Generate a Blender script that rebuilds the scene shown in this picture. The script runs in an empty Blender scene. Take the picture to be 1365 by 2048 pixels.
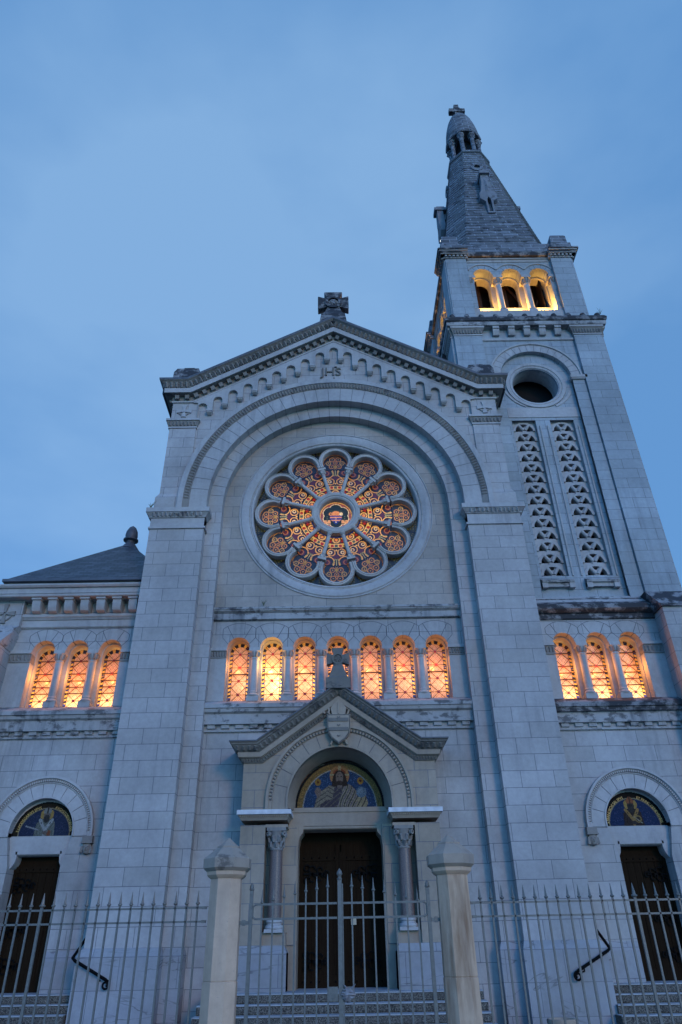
import bpy, math, random
import numpy as np
from math import sin, cos, pi, radians, sqrt, tan, atan2
from mathutils import Matrix, Vector
from mathutils.geometry import tessellate_polygon
random.seed(7)
rng = np.random.default_rng(7)
S = bpy.context.scene
COL = S.collection

# ------------------------------------------------------------------ camera
YAW, PITCH, ROLL = radians(0.421), radians(32.363), radians(-1.059)
fw = Vector((sin(YAW) * cos(PITCH), cos(YAW) * cos(PITCH), sin(PITCH)))
r0 = Vector((cos(YAW), -sin(YAW), 0))
u0 = r0.cross(fw)
rt = cos(ROLL) * r0 + sin(ROLL) * u0
up = -sin(ROLL) * r0 + cos(ROLL) * u0
cd = bpy.data.cameras.new('camera')
cam = bpy.data.objects.new('camera', cd)
COL.objects.link(cam)
m = Matrix((rt, up, -fw)).transposed().to_4x4()
m.translation = Vector((0.028, -17.0, 1.65))
cam.matrix_world = m
cd.sensor_fit = 'VERTICAL'
cd.sensor_height = 36.0
cd.sensor_width = 24.0
cd.lens = 36.0 * 1364.9 / 2048
cd.clip_start = 0.1
cd.clip_end = 3000
S.camera = cam

# ------------------------------------------------------------------ light
SUN_EL, SUN_AZ = radians(16.0), radians(25.0)     # low, behind the camera and to the right
BANK = (-0.14, 0.66, 0.735)          # direction of a paler bank of cloud
W = bpy.data.worlds.new('World')
S.world = W
W.use_nodes = True
wn, wl = W.node_tree.nodes, W.node_tree.links
wn.clear()
sky = wn.new('ShaderNodeTexSky')
sky.sky_type = 'NISHITA'
sky.sun_disc = False
sky.sun_elevation = SUN_EL
sky.sun_rotation = pi - SUN_AZ
sky.air_density = 1.0
sky.dust_density = 0.6
sky.ozone_density = 2.5
tc = wn.new('ShaderNodeTexCoord')
mp = wn.new('ShaderNodeMapping')
mp.inputs['Scale'].default_value = (1.0, 1.0, 2.2)
cn = wn.new('ShaderNodeTexNoise')
cn.inputs['Scale'].default_value = 2.4
cn.inputs['Detail'].default_value = 5
cn.inputs['Roughness'].default_value = 0.5
cr = wn.new('ShaderNodeMapRange')
cr.inputs['From Min'].default_value = 0.36
cr.inputs['From Max'].default_value = 0.66
tint = wn.new('ShaderNodeMix')                        # blue hour: the red end of the light is gone
tint.data_type = 'RGBA'
tint.blend_type = 'MULTIPLY'
tint.inputs[0].default_value = 1.0
tint.inputs[7].default_value = (0.98, 2.8, 5.4, 1)
cmix = wn.new('ShaderNodeMix')                        # thin high cloud veil
cmix.data_type = 'RGBA'
cmix.blend_type = 'MIX'
cmix.inputs[0].default_value = 0.7
cmix.inputs[7].default_value = (1.52, 3.5, 5.85, 1)
cl = wn.new('ShaderNodeMix')                          # thicker and thinner patches of it
cl.data_type = 'RGBA'
cl.blend_type = 'MIX'
cl.inputs[6].default_value = (1.30, 3.1, 6.1, 1)
cl.inputs[7].default_value = (2.35, 4.35, 7.2, 1)
bg = wn.new('ShaderNodeBackground')
bg.inputs['Strength'].default_value = 0.1
wo = wn.new('ShaderNodeOutputWorld')
cr.inputs['To Min'].default_value = -0.40
cr.inputs['To Max'].default_value = 0.40
wl.new(tc.outputs['Generated'], mp.inputs['Vector'])
wl.new(mp.outputs[0], cn.inputs['Vector'])
wl.new(cn.outputs['Fac'], cr.inputs['Value'])
wl.new(sky.outputs[0], tint.inputs[6])
sx = wn.new('ShaderNodeSeparateXYZ')                  # the veil is thick ahead (north-east), thin where the sun went down
vr = wn.new('ShaderNodeMapRange')
vr.interpolation_type = 'SMOOTHSTEP'
vr.inputs['From Min'].default_value = -0.35
vr.inputs['From Max'].default_value = 0.3
vr.inputs['To Min'].default_value = 0.45
vr.inputs['To Max'].default_value = 0.95
wl.new(tc.outputs['Generated'], sx.inputs[0])
wl.new(sx.outputs[1], vr.inputs['Value'])
wl.new(vr.outputs[0], cmix.inputs[0])
wl.new(tint.outputs[2], cmix.inputs[6])
vd = wn.new('ShaderNodeVectorMath')                   # one broad paler bank of cloud to the north
vd.operation = 'DOT_PRODUCT'
vd.inputs[1].default_value = BANK
vb = wn.new('ShaderNodeMapRange')
vb.interpolation_type = 'SMOOTHSTEP'
vb.inputs['From Min'].default_value = 0.85
vb.inputs['From Max'].default_value = 1.0
vs = wn.new('ShaderNodeMath')
vs.use_clamp = True
wl.new(tc.outputs['Generated'], vd.inputs[0])
wl.new(vd.outputs['Value'], vb.inputs['Value'])
wl.new(vb.outputs[0], vs.inputs[0])
wl.new(cr.outputs[0], vs.inputs[1])
wl.new(vs.outputs[0], cl.inputs[0])
wl.new(cl.outputs[2], cmix.inputs[7])
wl.new(cmix.outputs[2], bg.inputs['Color'])
wl.new(bg.outputs[0], wo.inputs[0])

sd = bpy.data.lights.new('sun', 'SUN')
sd.energy = 0.64
sd.angle = radians(10.0)
sd.color = (1.0, 0.46, 0.16)  # weak warm light stands in for unseen street lamps
sun = bpy.data.objects.new('sun', sd)
COL.objects.link(sun)
sdir = Vector((sin(SUN_AZ) * cos(SUN_EL), -cos(SUN_AZ) * cos(SUN_EL), sin(SUN_EL)))
sun.rotation_euler = sdir.to_track_quat('Z', 'Y').to_euler()
sun.location = (10, -30, 20)

S.view_settings.view_transform = 'Standard'
S.view_settings.look = 'None'
S.view_settings.gamma = 1.0
S.view_settings.exposure = 0.0
S.cycles.use_denoising = True
S.cycles.max_bounces = 5
S.cycles.diffuse_bounces = 3
S.cycles.sample_clamp_indirect = 3.0


# ------------------------------------------------------------------ mesh helpers
class MB:
    def __init__(s, M=None):
        s.v, s.f, s.m, s.M = [], [], [], M

    def add(s, vs, fs, m=0):
        b = len(s.v)
        for p in vs:
            s.v.append(tuple(s.M @ Vector(p)) if s.M else tuple(p))
        for f in fs:
            s.f.append([b + i for i in f])
            s.m.append(m)
        return s

    def box(s, x0, x1, y0, y1, z0, z1, m=0):
        vs = [(x, y, z) for z in (z0, z1) for y in (y0, y1) for x in (x0, x1)]
        return s.add(vs, [(0, 1, 3, 2), (4, 6, 7, 5), (0, 4, 5, 1), (2, 3, 7, 6), (0, 2, 6, 4), (1, 5, 7, 3)], m)

    def hexa(s, b, t, m=0):          # bottom quad + top quad
        return s.add(list(b) + list(t), [(3, 2, 1, 0), (4, 5, 6, 7)] + [(i, (i + 1) % 4, 4 + (i + 1) % 4, 4 + i) for i in range(4)], m)

    def plate(s, outer, holes=(), y0=0, y1=1, m=0, back=True):
        loops = [outer] + list(holes)
        flat = [p for l in loops for p in l]
        tris = tessellate_polygon([[Vector((p[0], p[1], 0)) for p in l] for l in loops])
        n = len(flat)
        vs = [(p[0], y0, p[1]) for p in flat] + [(p[0], y1, p[1]) for p in flat]
        fs = [tuple(t) for t in tris]
        if back:
            fs += [tuple(n + i for i in reversed(t)) for t in tris]
        b = 0
        for l in loops:
            k = len(l)
            for i in range(k):
                j = (i + 1) % k
                fs.append((b + i, b + j, n + b + j, n + b + i))
            b += k
        return s.add(vs, fs, m)

    def loft(s, secs, m=0, ring=False, closed=True, cap=True):
        k = len(secs[0])
        vs = [p for q in secs for p in q]
        fs = []
        ns = len(secs)
        for i in range(ns if ring else ns - 1):
            a, b = i * k, ((i + 1) % ns) * k
            for j in range(k if closed else k - 1):
                jj = (j + 1) % k
                fs.append((a + j, a + jj, b + jj, b + j))
        if cap and not ring and closed:
            fs.append(tuple(range(k)))
            fs.append(tuple(reversed(range((ns - 1) * k, ns * k))))
        return s.add(vs, fs, m)

    def arc(s, cx, cz, prof, a0=0.0, a1=180.0, n=48, m=0, leg=0.0, ring=False):
        """profile of (r, y) swept about the y axis through (cx, cz); leg adds straight legs below the ends"""
        secs = []
        if leg:
            secs.append([(cx + r, y, cz - leg) for r, y in prof])
        k = n if ring else n + 1
        for i in range(k):
            a = radians(a0 + (a1 - a0) * i / n)
            secs.append([(cx + r * cos(a), y, cz + r * sin(a)) for r, y in prof])
        if leg:
            secs.append([(cx - r, y, cz - leg) for r, y in prof])
        return s.loft(secs, m, ring=ring)

    def vouss(s, cx, cz, r0, r1, y0, y1, n, m=0, mj=1, a0=0.0, a1=180.0, gap=0.013, sub=3):
        """separate wedge stones with open joints, a darker bed behind"""
        d = 0.014
        s.arc(cx, cz, [(r0 + d, y0 + d), (r1 - .002, y0 + d), (r1 - .002, y1 - .003), (r0 + d, y1 - .003)], a0, a1, max(24, n * 2), mj)
        for i in range(n):
            b0, b1 = a0 + (a1 - a0) * i / n, a0 + (a1 - a0) * (i + 1) / n
            g = math.degrees(gap / 2 / ((r0 + r1) / 2))
            g0 = g if i > 0 else 0
            g1 = g if i < n - 1 else 0
            s.arc(cx, cz, [(r0, y0), (r1, y0), (r1, y1), (r0, y1)], b0 + g0, b1 - g1, sub, m)
        return s

    def lathe(s, cx, cy, prof, n=20, m=0, a_off=0.0):
        secs = []
        for r, z in prof:
            secs.append([(cx + r * cos(2 * pi * i / n + a_off), cy + r * sin(2 * pi * i / n + a_off), z) for i in range(n)])
        return s.loft(secs, m)

    def tube(s, pts, r, n=8, m=0):
        pts = [Vector(p) for p in pts]
        secs = []
        prev = None
        for i, p in enumerate(pts):
            t = (pts[min(i + 1, len(pts) - 1)] - pts[max(i - 1, 0)]).normalized()
            a = Vector((0, 0, 1)) if abs(t.z) < .9 else Vector((0, 1, 0))
            if prev is not None:
                a = prev
            u = (a - t * a.dot(t)).normalized()
            prev = u
            w = t.cross(u)
            rr = r[i] if isinstance(r, (list, tuple)) else r
            secs.append([tuple(p + rr * (cos(2 * pi * k / n) * u + sin(2 * pi * k / n) * w)) for k in range(n)])
        return s.loft(secs, m)

    def pyr(s, c, t, u, nrm, h, m=0):
        """small tongue / leaf: base quad c +-t +-u, ridge lifted along nrm"""
        c, t, u, nrm = Vector(c), Vector(t), Vector(u), Vector(nrm)
        vs = [c - t - u, c + t - u, c + t * .8 + u, c - t * .8 + u, c - u * .7 + nrm * h, c + u * .55 + nrm * h * .7]
        return s.add([tuple(q) for q in vs], [(0, 1, 4), (1, 2, 5, 4), (2, 3, 5), (3, 0, 4, 5)], m)

    def build(s, name, mats, parent=None, sharp=32):
        me = bpy.data.meshes.new(name)
        me.from_pydata(s.v, [], s.f)
        for mt in (mats if isinstance(mats, (list, tuple)) else [mats]):
            me.materials.append(mt)
        me.polygons.foreach_set('material_index', s.m)
        import bmesh
        b = bmesh.new()
        b.from_mesh(me)
        bmesh.ops.recalc_face_normals(b, faces=b.faces)
        b.to_mesh(me)
        b.free()
        me.shade_smooth()
        me.set_sharp_from_angle(angle=radians(sharp))
        o = bpy.data.objects.new(name, me)
        COL.objects.link(o)
        if parent:
            o.parent = parent
        return o


GROUPS = {'gate_post': 'stone gate posts', 'iron_fence': 'iron fences', 'iron_gate': 'gate leaves', 'handrail': 'handrails on the pier plinths', 'stone_steps': 'steps to the church doors', 'security_lamp': 'globe lamps on the tower', 'weed': 'weeds on the ledges'}


def thing(name, label, cat, loc=(0, 0, 0), group=None):
    o = bpy.data.objects.new(name, None)
    COL.objects.link(o)
    o.location = loc
    o.empty_display_size = .3
    o['label'] = label
    o['category'] = cat
    group = group or GROUPS.get(name)
    if group:
        o['group'] = group
    return o


def tag(o, label, cat, group=None):
    o['label'] = label
    o['category'] = cat
    if group:
        o['group'] = group
    return o


def structure(o):
    o['kind'] = 'structure'
    return o


def dup(o, dx=0, dy=0, dz=0, parent=None, kids=True):
    c = o.copy()
    COL.objects.link(c)
    c.location = (o.location[0] + dx, o.location[1] + dy, o.location[2] + dz)
    if parent:
        c.parent = parent
    if kids:
        for k in list(o.children):
            d = k.copy()
            COL.objects.link(d)
            d.parent = c
    return c


def circ(cx, cz, r, n=48, a0=0.0, a1=360.0, end=False):
    k = n + 1 if end else n
    return [(cx + r * cos(radians(a0 + (a1 - a0) * i / n)), cz + r * sin(radians(a0 + (a1 - a0) * i / n))) for i in range(k)]


def arch_loop(cx, w, z0, zs, n=20):
    """round-headed opening: half width w, sill z0, springing zs"""
    return [(cx - w, z0), (cx + w, z0)] + circ(cx, zs, w, n, 0, 180, True)


# ------------------------------------------------------------------ materials
class NT:
    def __init__(s, name):
        s.mat = bpy.data.materials.new(name)
        s.mat.use_nodes = True
        s.n, s.l = s.mat.node_tree.nodes, s.mat.node_tree.links
        s.n.clear()
        s.out = s.n.new('ShaderNodeOutputMaterial')
        s.bsdf = s.n.new('ShaderNodeBsdfPrincipled')
        s.l.new(s.bsdf.outputs[0], s.out.inputs[0])
        s.geo = None

    def pos(s):
        if not s.geo:
            s.geo = s.n.new('ShaderNodeNewGeometry')
            s.sp = s.n.new('ShaderNodeSeparateXYZ')
            s.l.new(s.geo.outputs['Position'], s.sp.inputs[0])
        return s.geo.outputs['Position']

    def math(s, op, a, b=None, c=None, clamp=False):
        n = s.n.new('ShaderNodeMath')
        n.operation = op
        n.use_clamp = clamp
        for i, q in enumerate((a, b, c)):
            if q is None:
                continue
            if isinstance(q, (int, float)):
                n.inputs[i].default_value = q
            else:
                s.l.new(q, n.inputs[i])
        return n.outputs[0]

    def noise(s, scale, detail=4, vec=None, vs=None, rough=.55, dist=0.0):
        n = s.n.new('ShaderNodeTexNoise')
        n.inputs['Scale'].default_value = scale
        n.inputs['Detail'].default_value = detail
        n.inputs['Roughness'].default_value = rough
        n.inputs['Distortion'].default_value = dist
        v = vec or s.pos()
        if vs:
            mpn = s.n.new('ShaderNodeMapping')
            mpn.inputs['Scale'].default_value = vs
            s.l.new(v, mpn.inputs[0])
            v = mpn.outputs[0]
        s.l.new(v, n.inputs['Vector'])
        return n.outputs['Fac']

    def rng(s, v, a, b, c, d):
        n = s.n.new('ShaderNodeMapRange')
        for k, q in zip(('From Min', 'From Max', 'To Min', 'To Max'), (a, b, c, d)):
            n.inputs[k].default_value = q
        s.l.new(v, n.inputs['Value'])
        return n.outputs[0]

    def mix(s, fac, a, b, mode='MIX'):
        n = s.n.new('ShaderNodeMix')
        n.data_type = 'RGBA'
        n.blend_type = mode
        for i, q in ((0, fac), (6, a), (7, b)):
            if isinstance(q, (int, float)):
                n.inputs[i].default_value = q
            elif isinstance(q, tuple):
                n.inputs[i].default_value = q if len(q) == 4 else (*q, 1)
            else:
                s.l.new(q, n.inputs[i])
        return n.outputs[2]

    def mul(s, col, val):
        """colour times a scalar socket"""
        c = s.n.new('ShaderNodeCombineXYZ')
        for i in range(3):
            s.l.new(val, c.inputs[i])
        return s.mix(1.0, col, c.outputs[0], 'MULTIPLY')

    def uv(s, du=0.0, dz=0.0, wob=0.0):
        s.pos()
        nr = s.n.new('ShaderNodeSeparateXYZ')
        s.l.new(s.geo.outputs['True Normal'], nr.inputs[0])
        g = s.math('GREATER_THAN', s.math('ABSOLUTE', nr.outputs[0]), .7)
        u = s.math('ADD', s.math('MULTIPLY', s.sp.outputs[0], s.math('SUBTRACT', 1.0, g)), s.math('MULTIPLY', s.sp.outputs[1], g))
        c = s.n.new('ShaderNodeCombineXYZ')
        s.l.new(s.math('ADD', u, du), c.inputs[0])
        s.l.new(s.math('ADD', s.sp.outputs[2], dz), c.inputs[1])
        return c.outputs[0]

    def fin(s, col, rough=.85, bump=None, bs=.3, bd=.02, metal=0.0, spec=.3):
        if isinstance(col, tuple):
            s.bsdf.inputs['Base Color'].default_value = (*col, 1)
        else:
            s.l.new(col, s.bsdf.inputs['Base Color'])
        s.bsdf.inputs['Roughness'].default_value = rough
        s.bsdf.inputs['Metallic'].default_value = metal
        s.bsdf.inputs['Specular IOR Level'].default_value = spec
        if bump is not None:
            b = s.n.new('ShaderNodeBump')
            b.inputs['Strength'].default_value = bs
            b.inputs['Distance'].default_value = bd
            s.l.new(bump, b.inputs['Height'])
            s.l.new(b.outputs[0], s.bsdf.inputs['Normal'])
        return s.mat


def stone(name, base, joints=True, row=.38, bw=.79, du=0.0, dz=-1.655, stain=.25, lichen=0.0, vein=0.0, rust=0.0, mort=(.13, .135, .15), var=.88, ms=.0062):
    t = NT(name)
    big = t.rng(t.noise(.55, 6), .3, .7, .75, 1.13)
    fine = t.rng(t.noise(9, 6, rough=.65), .25, .75, .86, 1.08)
    b2 = tuple(c * var for c in base)
    if joints:
        br = t.n.new('ShaderNodeTexBrick')
        br.offset = .5
        br.inputs['Scale'].default_value = 1.0
        br.inputs['Color1'].default_value = (*base, 1)
        br.inputs['Color2'].default_value = (b2[0], b2[1], b2[2] * .98, 1)
        br.inputs['Mortar'].default_value = (*mort, 1)
        br.inputs['Mortar Size'].default_value = ms
        br.inputs['Mortar Smooth'].default_value = .15
        br.inputs['Bias'].default_value = 0.0
        br.inputs['Brick Width'].default_value = bw
        br.inputs['Row Height'].default_value = row
        t.l.new(t.uv(du, dz), br.inputs['Vector'])
        col = br.outputs['Color']
        h = t.math('SUBTRACT', fine, t.math('MULTIPLY', br.outputs['Fac'], 1.5))
    else:
        col = t.mix(t.noise(1.3, 3), base, b2)
        h = fine
    col = t.mul(col, big)
    col = t.mul(col, fine)
    # scattered pitting
    pit = t.rng(t.noise(26, 3, vs=(1, 1, 1.6)), .66, .74, 0, 1)
    pm = t.rng(t.noise(1.1, 3), .5, .62, 0, .55)
    col = t.mix(t.math('MULTIPLY', pit, pm), col, (.16, .16, .17))
    # rain streaks
    st = t.rng(t.noise(1.0, 6, vs=(5.5, 5.5, .35), rough=.6), .47, .70, 0, 1)
    sm = t.rng(t.noise(.45, 3), .42, .62, 0, 1)
    col = t.mix(t.math('MULTIPLY', t.math('MULTIPLY', st, sm), stain), col, (.10, .105, .115))
    # brownish old stones
    wm = t.rng(t.noise(.33, 3), .55, .7, 0, .25)
    col = t.mix(wm, col, tuple(base[i] * (.95, .84, .7)[i] for i in range(3)))
    if lichen:
        li = t.rng(t.noise(2.6, 8, vs=(1, 1, 1.5), rough=.68), .60 - .2 * lichen, .66 - .16 * lichen, 0, 1)
        col = t.mix(t.math('MULTIPLY', li, min(1, .5 + .45 * lichen)), col, (.022, .024, .028))
    if vein:
        w = t.noise(.75, 4, vs=(.55, .55, 1.9), rough=.5, dist=1.2)
        e = t.math('ABSOLUTE', t.math('SUBTRACT', w, .5))
        ln = t.rng(e, .0, .012, 1, 0)
        msk = t.rng(t.noise(.9, 2), .4, .52, 0, 1)
        col = t.mix(t.math('MULTIPLY', t.math('MULTIPLY', ln, msk), vein), col, (.09, .085, .085))
        col = t.mix(t.rng(t.noise(1.6, 5, vs=(.5, .5, 3)), .45, .7, 0, .3), col, (.27, .28, .31))
    if rust:
        rm = t.rng(t.noise(1.0, 5, vs=(7, 7, .9), rough=.6), .46, .66, 0, rust)
        col = t.mix(rm, col, (.20, .105, .05))
    return t.fin(col, .82, h, .35, .012)


BASE = (.40, .385, .37)
M_ash = stone('limestone_blocks', BASE, du=.05)
M_ash2 = stone('limestone_blocks_aisle', (.375, .37, .36), du=.24, stain=.4)
M_wall = stone('limestone_blocks_recess', (.385, .375, .36), du=.18, stain=.45)
M_rose = stone('limestone_blocks_rose', (.37, .335, .295), bw=.95, du=.3, stain=.15, var=.86)
M_tow = stone('limestone_blocks_tower', (.33, .37, .39), bw=.85, du=.4, stain=.35)
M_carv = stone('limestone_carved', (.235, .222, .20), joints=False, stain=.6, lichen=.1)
M_trim = stone('limestone_trim', (.41, .40, .385), joints=False, stain=.45)
M_dark = stone('limestone_lichen', (.25, .25, .25), joints=False, stain=1.0, lichen=.95)
M_half = stone('limestone_stained', (.36, .36, .35), joints=False, stain=1.0, lichen=.38)
M_porch = stone('porch_stone', (.33, .27, .205), bw=.62, du=.1, stain=.3)
M_porchc = stone('porch_stone_plain', (.33, .27, .205), joints=False, stain=.35)
M_frieze = stone('porch_frieze_stone', (.17, .155, .13), joints=False, stain=.6, lichen=.22)
M_plinth = stone('veined_plinth_marble', (.31, .315, .32), row=.57, bw=1.15, dz=-1.5, vein=.85, stain=.2)
M_spire = stone('spire_stone', (.19, .21, .235), row=.234, bw=.62, dz=-26.75, stain=.7, lichen=.35, mort=(.30, .33, .37), ms=.016, var=.45)
M_dorm = stone('dormer_stone', (.21, .225, .245), joints=False, stain=.6, lichen=.2)
M_post = stone('gate_post_stone', (.60, .43, .30), joints=False, stain=.35)  # orange tint puts warm street-lamp light into the stone colour
M_post2 = stone('stained_gate_post_stone', (.58, .42, .29), joints=False, stain=.4, rust=.75)  # same lamp-warm tint in the colour, plus real brown stains
M_postcap = stone('gate_post_cap_stone', (.38, .31, .24), joints=False, stain=.6, lichen=.15)


def joint_mat():
    t = NT('mortar_joint')
    return t.fin((.11, .115, .13), .95)


M_joint = joint_mat()


def simple(name, col, rough=.6, metal=0.0, nscale=8, amp=.25, bump=.2, spec=.4):
    t = NT(name)
    n = t.noise(nscale, 5)
    c = t.mul((*col, 1), t.rng(n, .3, .7, 1 - amp, 1 + amp))
    return t.fin(c, rough, n, bump, .005, metal, spec)


M_slate_lead = simple('lead_capping', (.075, .085, .10), .55, 0, 3)
M_iron = simple('black_wrought_iron', (.004, .004, .0042), .6, 0, 12, spec=.06)
M_fence = simple('grey_painted_iron', (.125, .122, .108), .42, 0.0, 30, .18, .15)
M_black = simple('dark_interior', (.006, .006, .007), .95)  # near-black colour stands for the shade inside openings
M_cavity = simple('light_box_lining', (.5, .42, .3), .9)
M_granite = None
M_bulb = None


def granite():
    t = NT('polished_pink_granite')
    n = t.noise(70, 3, rough=.7)
    c = t.mix(t.rng(n, .4, .62, 0, 1), (.20, .145, .125), (.08, .06, .055))
    return t.fin(c, .3, None, spec=.3)


M_granite = granite()


def aggregate():
    t = NT('exposed_aggregate_concrete')
    n = t.noise(55, 4, rough=.8)
    c = t.mix(t.rng(n, .38, .56, 0, 1), (.27, .24, .19), (.02, .019, .018))
    c = t.mul(c, t.rng(t.noise(3, 4), .3, .7, .7, 1.15))
    return t.fin(c, .9, n, .8, .01)


M_agg = aggregate()


def slab_top():
    t = NT('worn_step_stone')
    c = t.mul((.33, .345, .345, 1), t.rng(t.noise(4, 5), .3, .7, .75, 1.15))
    return t.fin(c, .7)


M_tread = slab_top()


def slate():
    t = NT('slate_tiles')
    br = t.n.new('ShaderNodeTexBrick')
    br.inputs['Scale'].default_value = 1.0
    br.inputs['Color1'].default_value = (.075, .085, .10, 1)
    br.inputs['Color2'].default_value = (.028, .032, .04, 1)
    br.inputs['Mortar'].default_value = (.008, .008, .01, 1)
    br.inputs['Mortar Size'].default_value = .012
    br.inputs['Brick Width'].default_value = .30
    br.inputs['Row Height'].default_value = .11
    t.l.new(t.uv(), br.inputs['Vector'])
    c = t.mul(br.outputs['Color'], t.rng(t.noise(2.5, 4), .3, .7, .8, 1.3))
    return t.fin(c, .5, t.math('SUBTRACT', 1.0, br.outputs['Fac']), .5, .01, spec=.5)


M_slate = slate()


def wood():
    t = NT('old_oak_planks')
    n = t.noise(3, 6, vs=(14, 14, .6), rough=.65)
    c = t.mix(n, (.005, .0032, .002), (.028, .017, .009))
    return t.fin(c, .75, n, .5, .006, spec=.04)


M_wood = wood()


def attr_mat(name, kind='diffuse', gain=1.0, rough=.5):
    t = NT(name)
    a = t.n.new('ShaderNodeAttribute')
    a.attribute_name = 'tint'
    n = t.rng(t.noise(60, 2), .3, .7, .8, 1.2)
    c = t.mul(a.outputs['Color'], n)
    if kind == 'glass':
        tr = t.n.new('ShaderNodeBsdfTranslucent')
        gl = t.n.new('ShaderNodeBsdfGlossy')
        gl.inputs['Roughness'].default_value = .25
        df = t.n.new('ShaderNodeBsdfDiffuse')
        mx = t.n.new('ShaderNodeMixShader'); mx.inputs[0].default_value = .04
        m2 = t.n.new('ShaderNodeMixShader'); m2.inputs[0].default_value = .25
        t.l.new(c, tr.inputs[0]); t.l.new(c, df.inputs[0])
        t.l.new(tr.outputs[0], m2.inputs[1]); t.l.new(df.outputs[0], m2.inputs[2])
        t.l.new(m2.outputs[0], mx.inputs[1]); t.l.new(gl.outputs[0], mx.inputs[2])
        t.l.new(mx.outputs[0], t.out.inputs[0])
        return t.mat
    return t.fin(c, rough, t.noise(90, 2), .3, .003, 0, .08)


M_glass = attr_mat('stained_glass', 'glass')
M_mosaic = attr_mat('mosaic_tesserae', rough=.7)


def emit(name, col, st):
    t = NT(name)
    t.bsdf.inputs['Emission Color'].default_value = (*col, 1)
    t.bsdf.inputs['Emission Strength'].default_value = st
    return t.fin((.8, .8, .8), .3)


M_bulb = emit('glowing_bulb', (1, .9, .75), 3.0)


def lamp(x, y, z, w, col=(1, .5, .16), r=.05, name='lamp'):
    l = bpy.data.lights.new(name, 'POINT')
    l.energy = w
    l.color = col
    l.shadow_soft_size = r
    o = bpy.data.objects.new(name, l)
    o.location = (x, y, z)
    COL.objects.link(o)
    return o


def painted(name, func, inside, x0, x1, z0, z1, h, y, mat, parent, cx=0, cz=0, back=None):
    """flat panel of small tesserae coloured by func(u, v) (its own pattern, numpy)"""
    nx, nz = int((x1 - x0) / h), int((z1 - z0) / h)
    U, V = np.meshgrid(x0 + (np.arange(nx) + .5) * (x1 - x0) / nx, z0 + (np.arange(nz) + .5) * (z1 - z0) / nz)
    C = func(U, V)
    ok = inside(U, V)
    xs = x0 + np.arange(nx + 1) * (x1 - x0) / nx
    zs = z0 + np.arange(nz + 1) * (z1 - z0) / nz
    vx, vz = np.meshgrid(xs, zs)
    verts = np.stack([vx.ravel() + cx, np.full(vx.size, y), vz.ravel() + cz], 1)
    jj, ii = np.nonzero(ok)
    a = jj * (nx + 1) + ii
    faces = np.stack([a, a + 1, a + nx + 2, a + nx + 1], 1)
    used, inv = np.unique(faces, return_inverse=True)
    faces = inv.reshape(faces.shape)
    me = bpy.data.meshes.new(name)
    me.from_pydata(verts[used].tolist(), [], faces.tolist())
    me.materials.append(mat)
    at = me.attributes.new('tint', 'FLOAT_COLOR', 'CORNER')
    cols = np.ones((len(jj), 4, 4), np.float32)
    cols[:, :, :3] = C[jj, ii][:, None, :]
    at.data.foreach_set('color', cols.ravel())
    o = bpy.data.objects.new(name, me)
    COL.objects.link(o)
    if parent:
        o.parent = parent
    return o


def letters(body, size):
    """list of (vertices, faces, x advance) for each letter, built from the default font"""
    out = []
    for ch in body:
        if ch == ' ':
            out.append(([], [], size * .3))
            continue
        cu = bpy.data.curves.new('glyph', 'FONT')
        cu.body = ch
        cu.size = size
        cu.resolution_u = 3
        o = bpy.data.objects.new('glyph', cu)
        COL.objects.link(o)
        me = bpy.data.meshes.new_from_object(o)
        vs = [tuple(v.co) for v in me.vertices]
        fs = [tuple(p.vertices) for p in me.polygons]
        wd = max(v[0] for v in vs) if vs else size * .5
        out.append((vs, fs, wd + size * .07))
        COL.objects.unlink(o)
        bpy.data.objects.remove(o)
        bpy.data.meshes.remove(me)
        bpy.data.curves.remove(cu)
    return out


# ================================================================== THE CHURCH
church = thing('church', 'pale limestone church front with lit rose window, gabled porch and tall bell tower', 'church')
CZ = 12.93          # centre of the great arch
RZ = 12.85          # centre of the rose

# ---- main wall with window arcade, rose opening and doorway
WX = [-2.69 + .8967 * i for i in range(7)]
mb = MB()
scal = [(-3.0, 7.03), (3.0, 7.03)]
top = []
for x in reversed(WX):
    top += circ(x, 8.48, .31, 14, 0, 180, True)
scal += [(3.0, 8.48)] + top + [(-3.0, 8.48)]
mb.plate([(-3.46, 6.2), (3.46, 6.2), (3.46, 9.6), (-3.46, 9.6)], [scal], .6, .84, 0)
mb.plate([(-3.46, 6.2), (3.46, 6.2), (3.46, 9.6), (-3.46, 9.6)], [arch_loop(x, .275, 7.03, 8.5) for x in WX], .84, 1.1, 2)
mb.plate([(-3.46, 0), (3.46, 0), (3.46, 6.2), (-3.46, 6.2)], [[(-1.25, .5), (1.25, .5), (1.25, 5.7), (-1.25, 5.7)]], .6, 1.1, 0)
mb.plate([(-3.6, 9.6), (3.6, 9.6), (3.6, 16.6), (-3.6, 16.6)], [circ(0, RZ, 2.62, 72)], .6, 1.1, 1)
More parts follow.
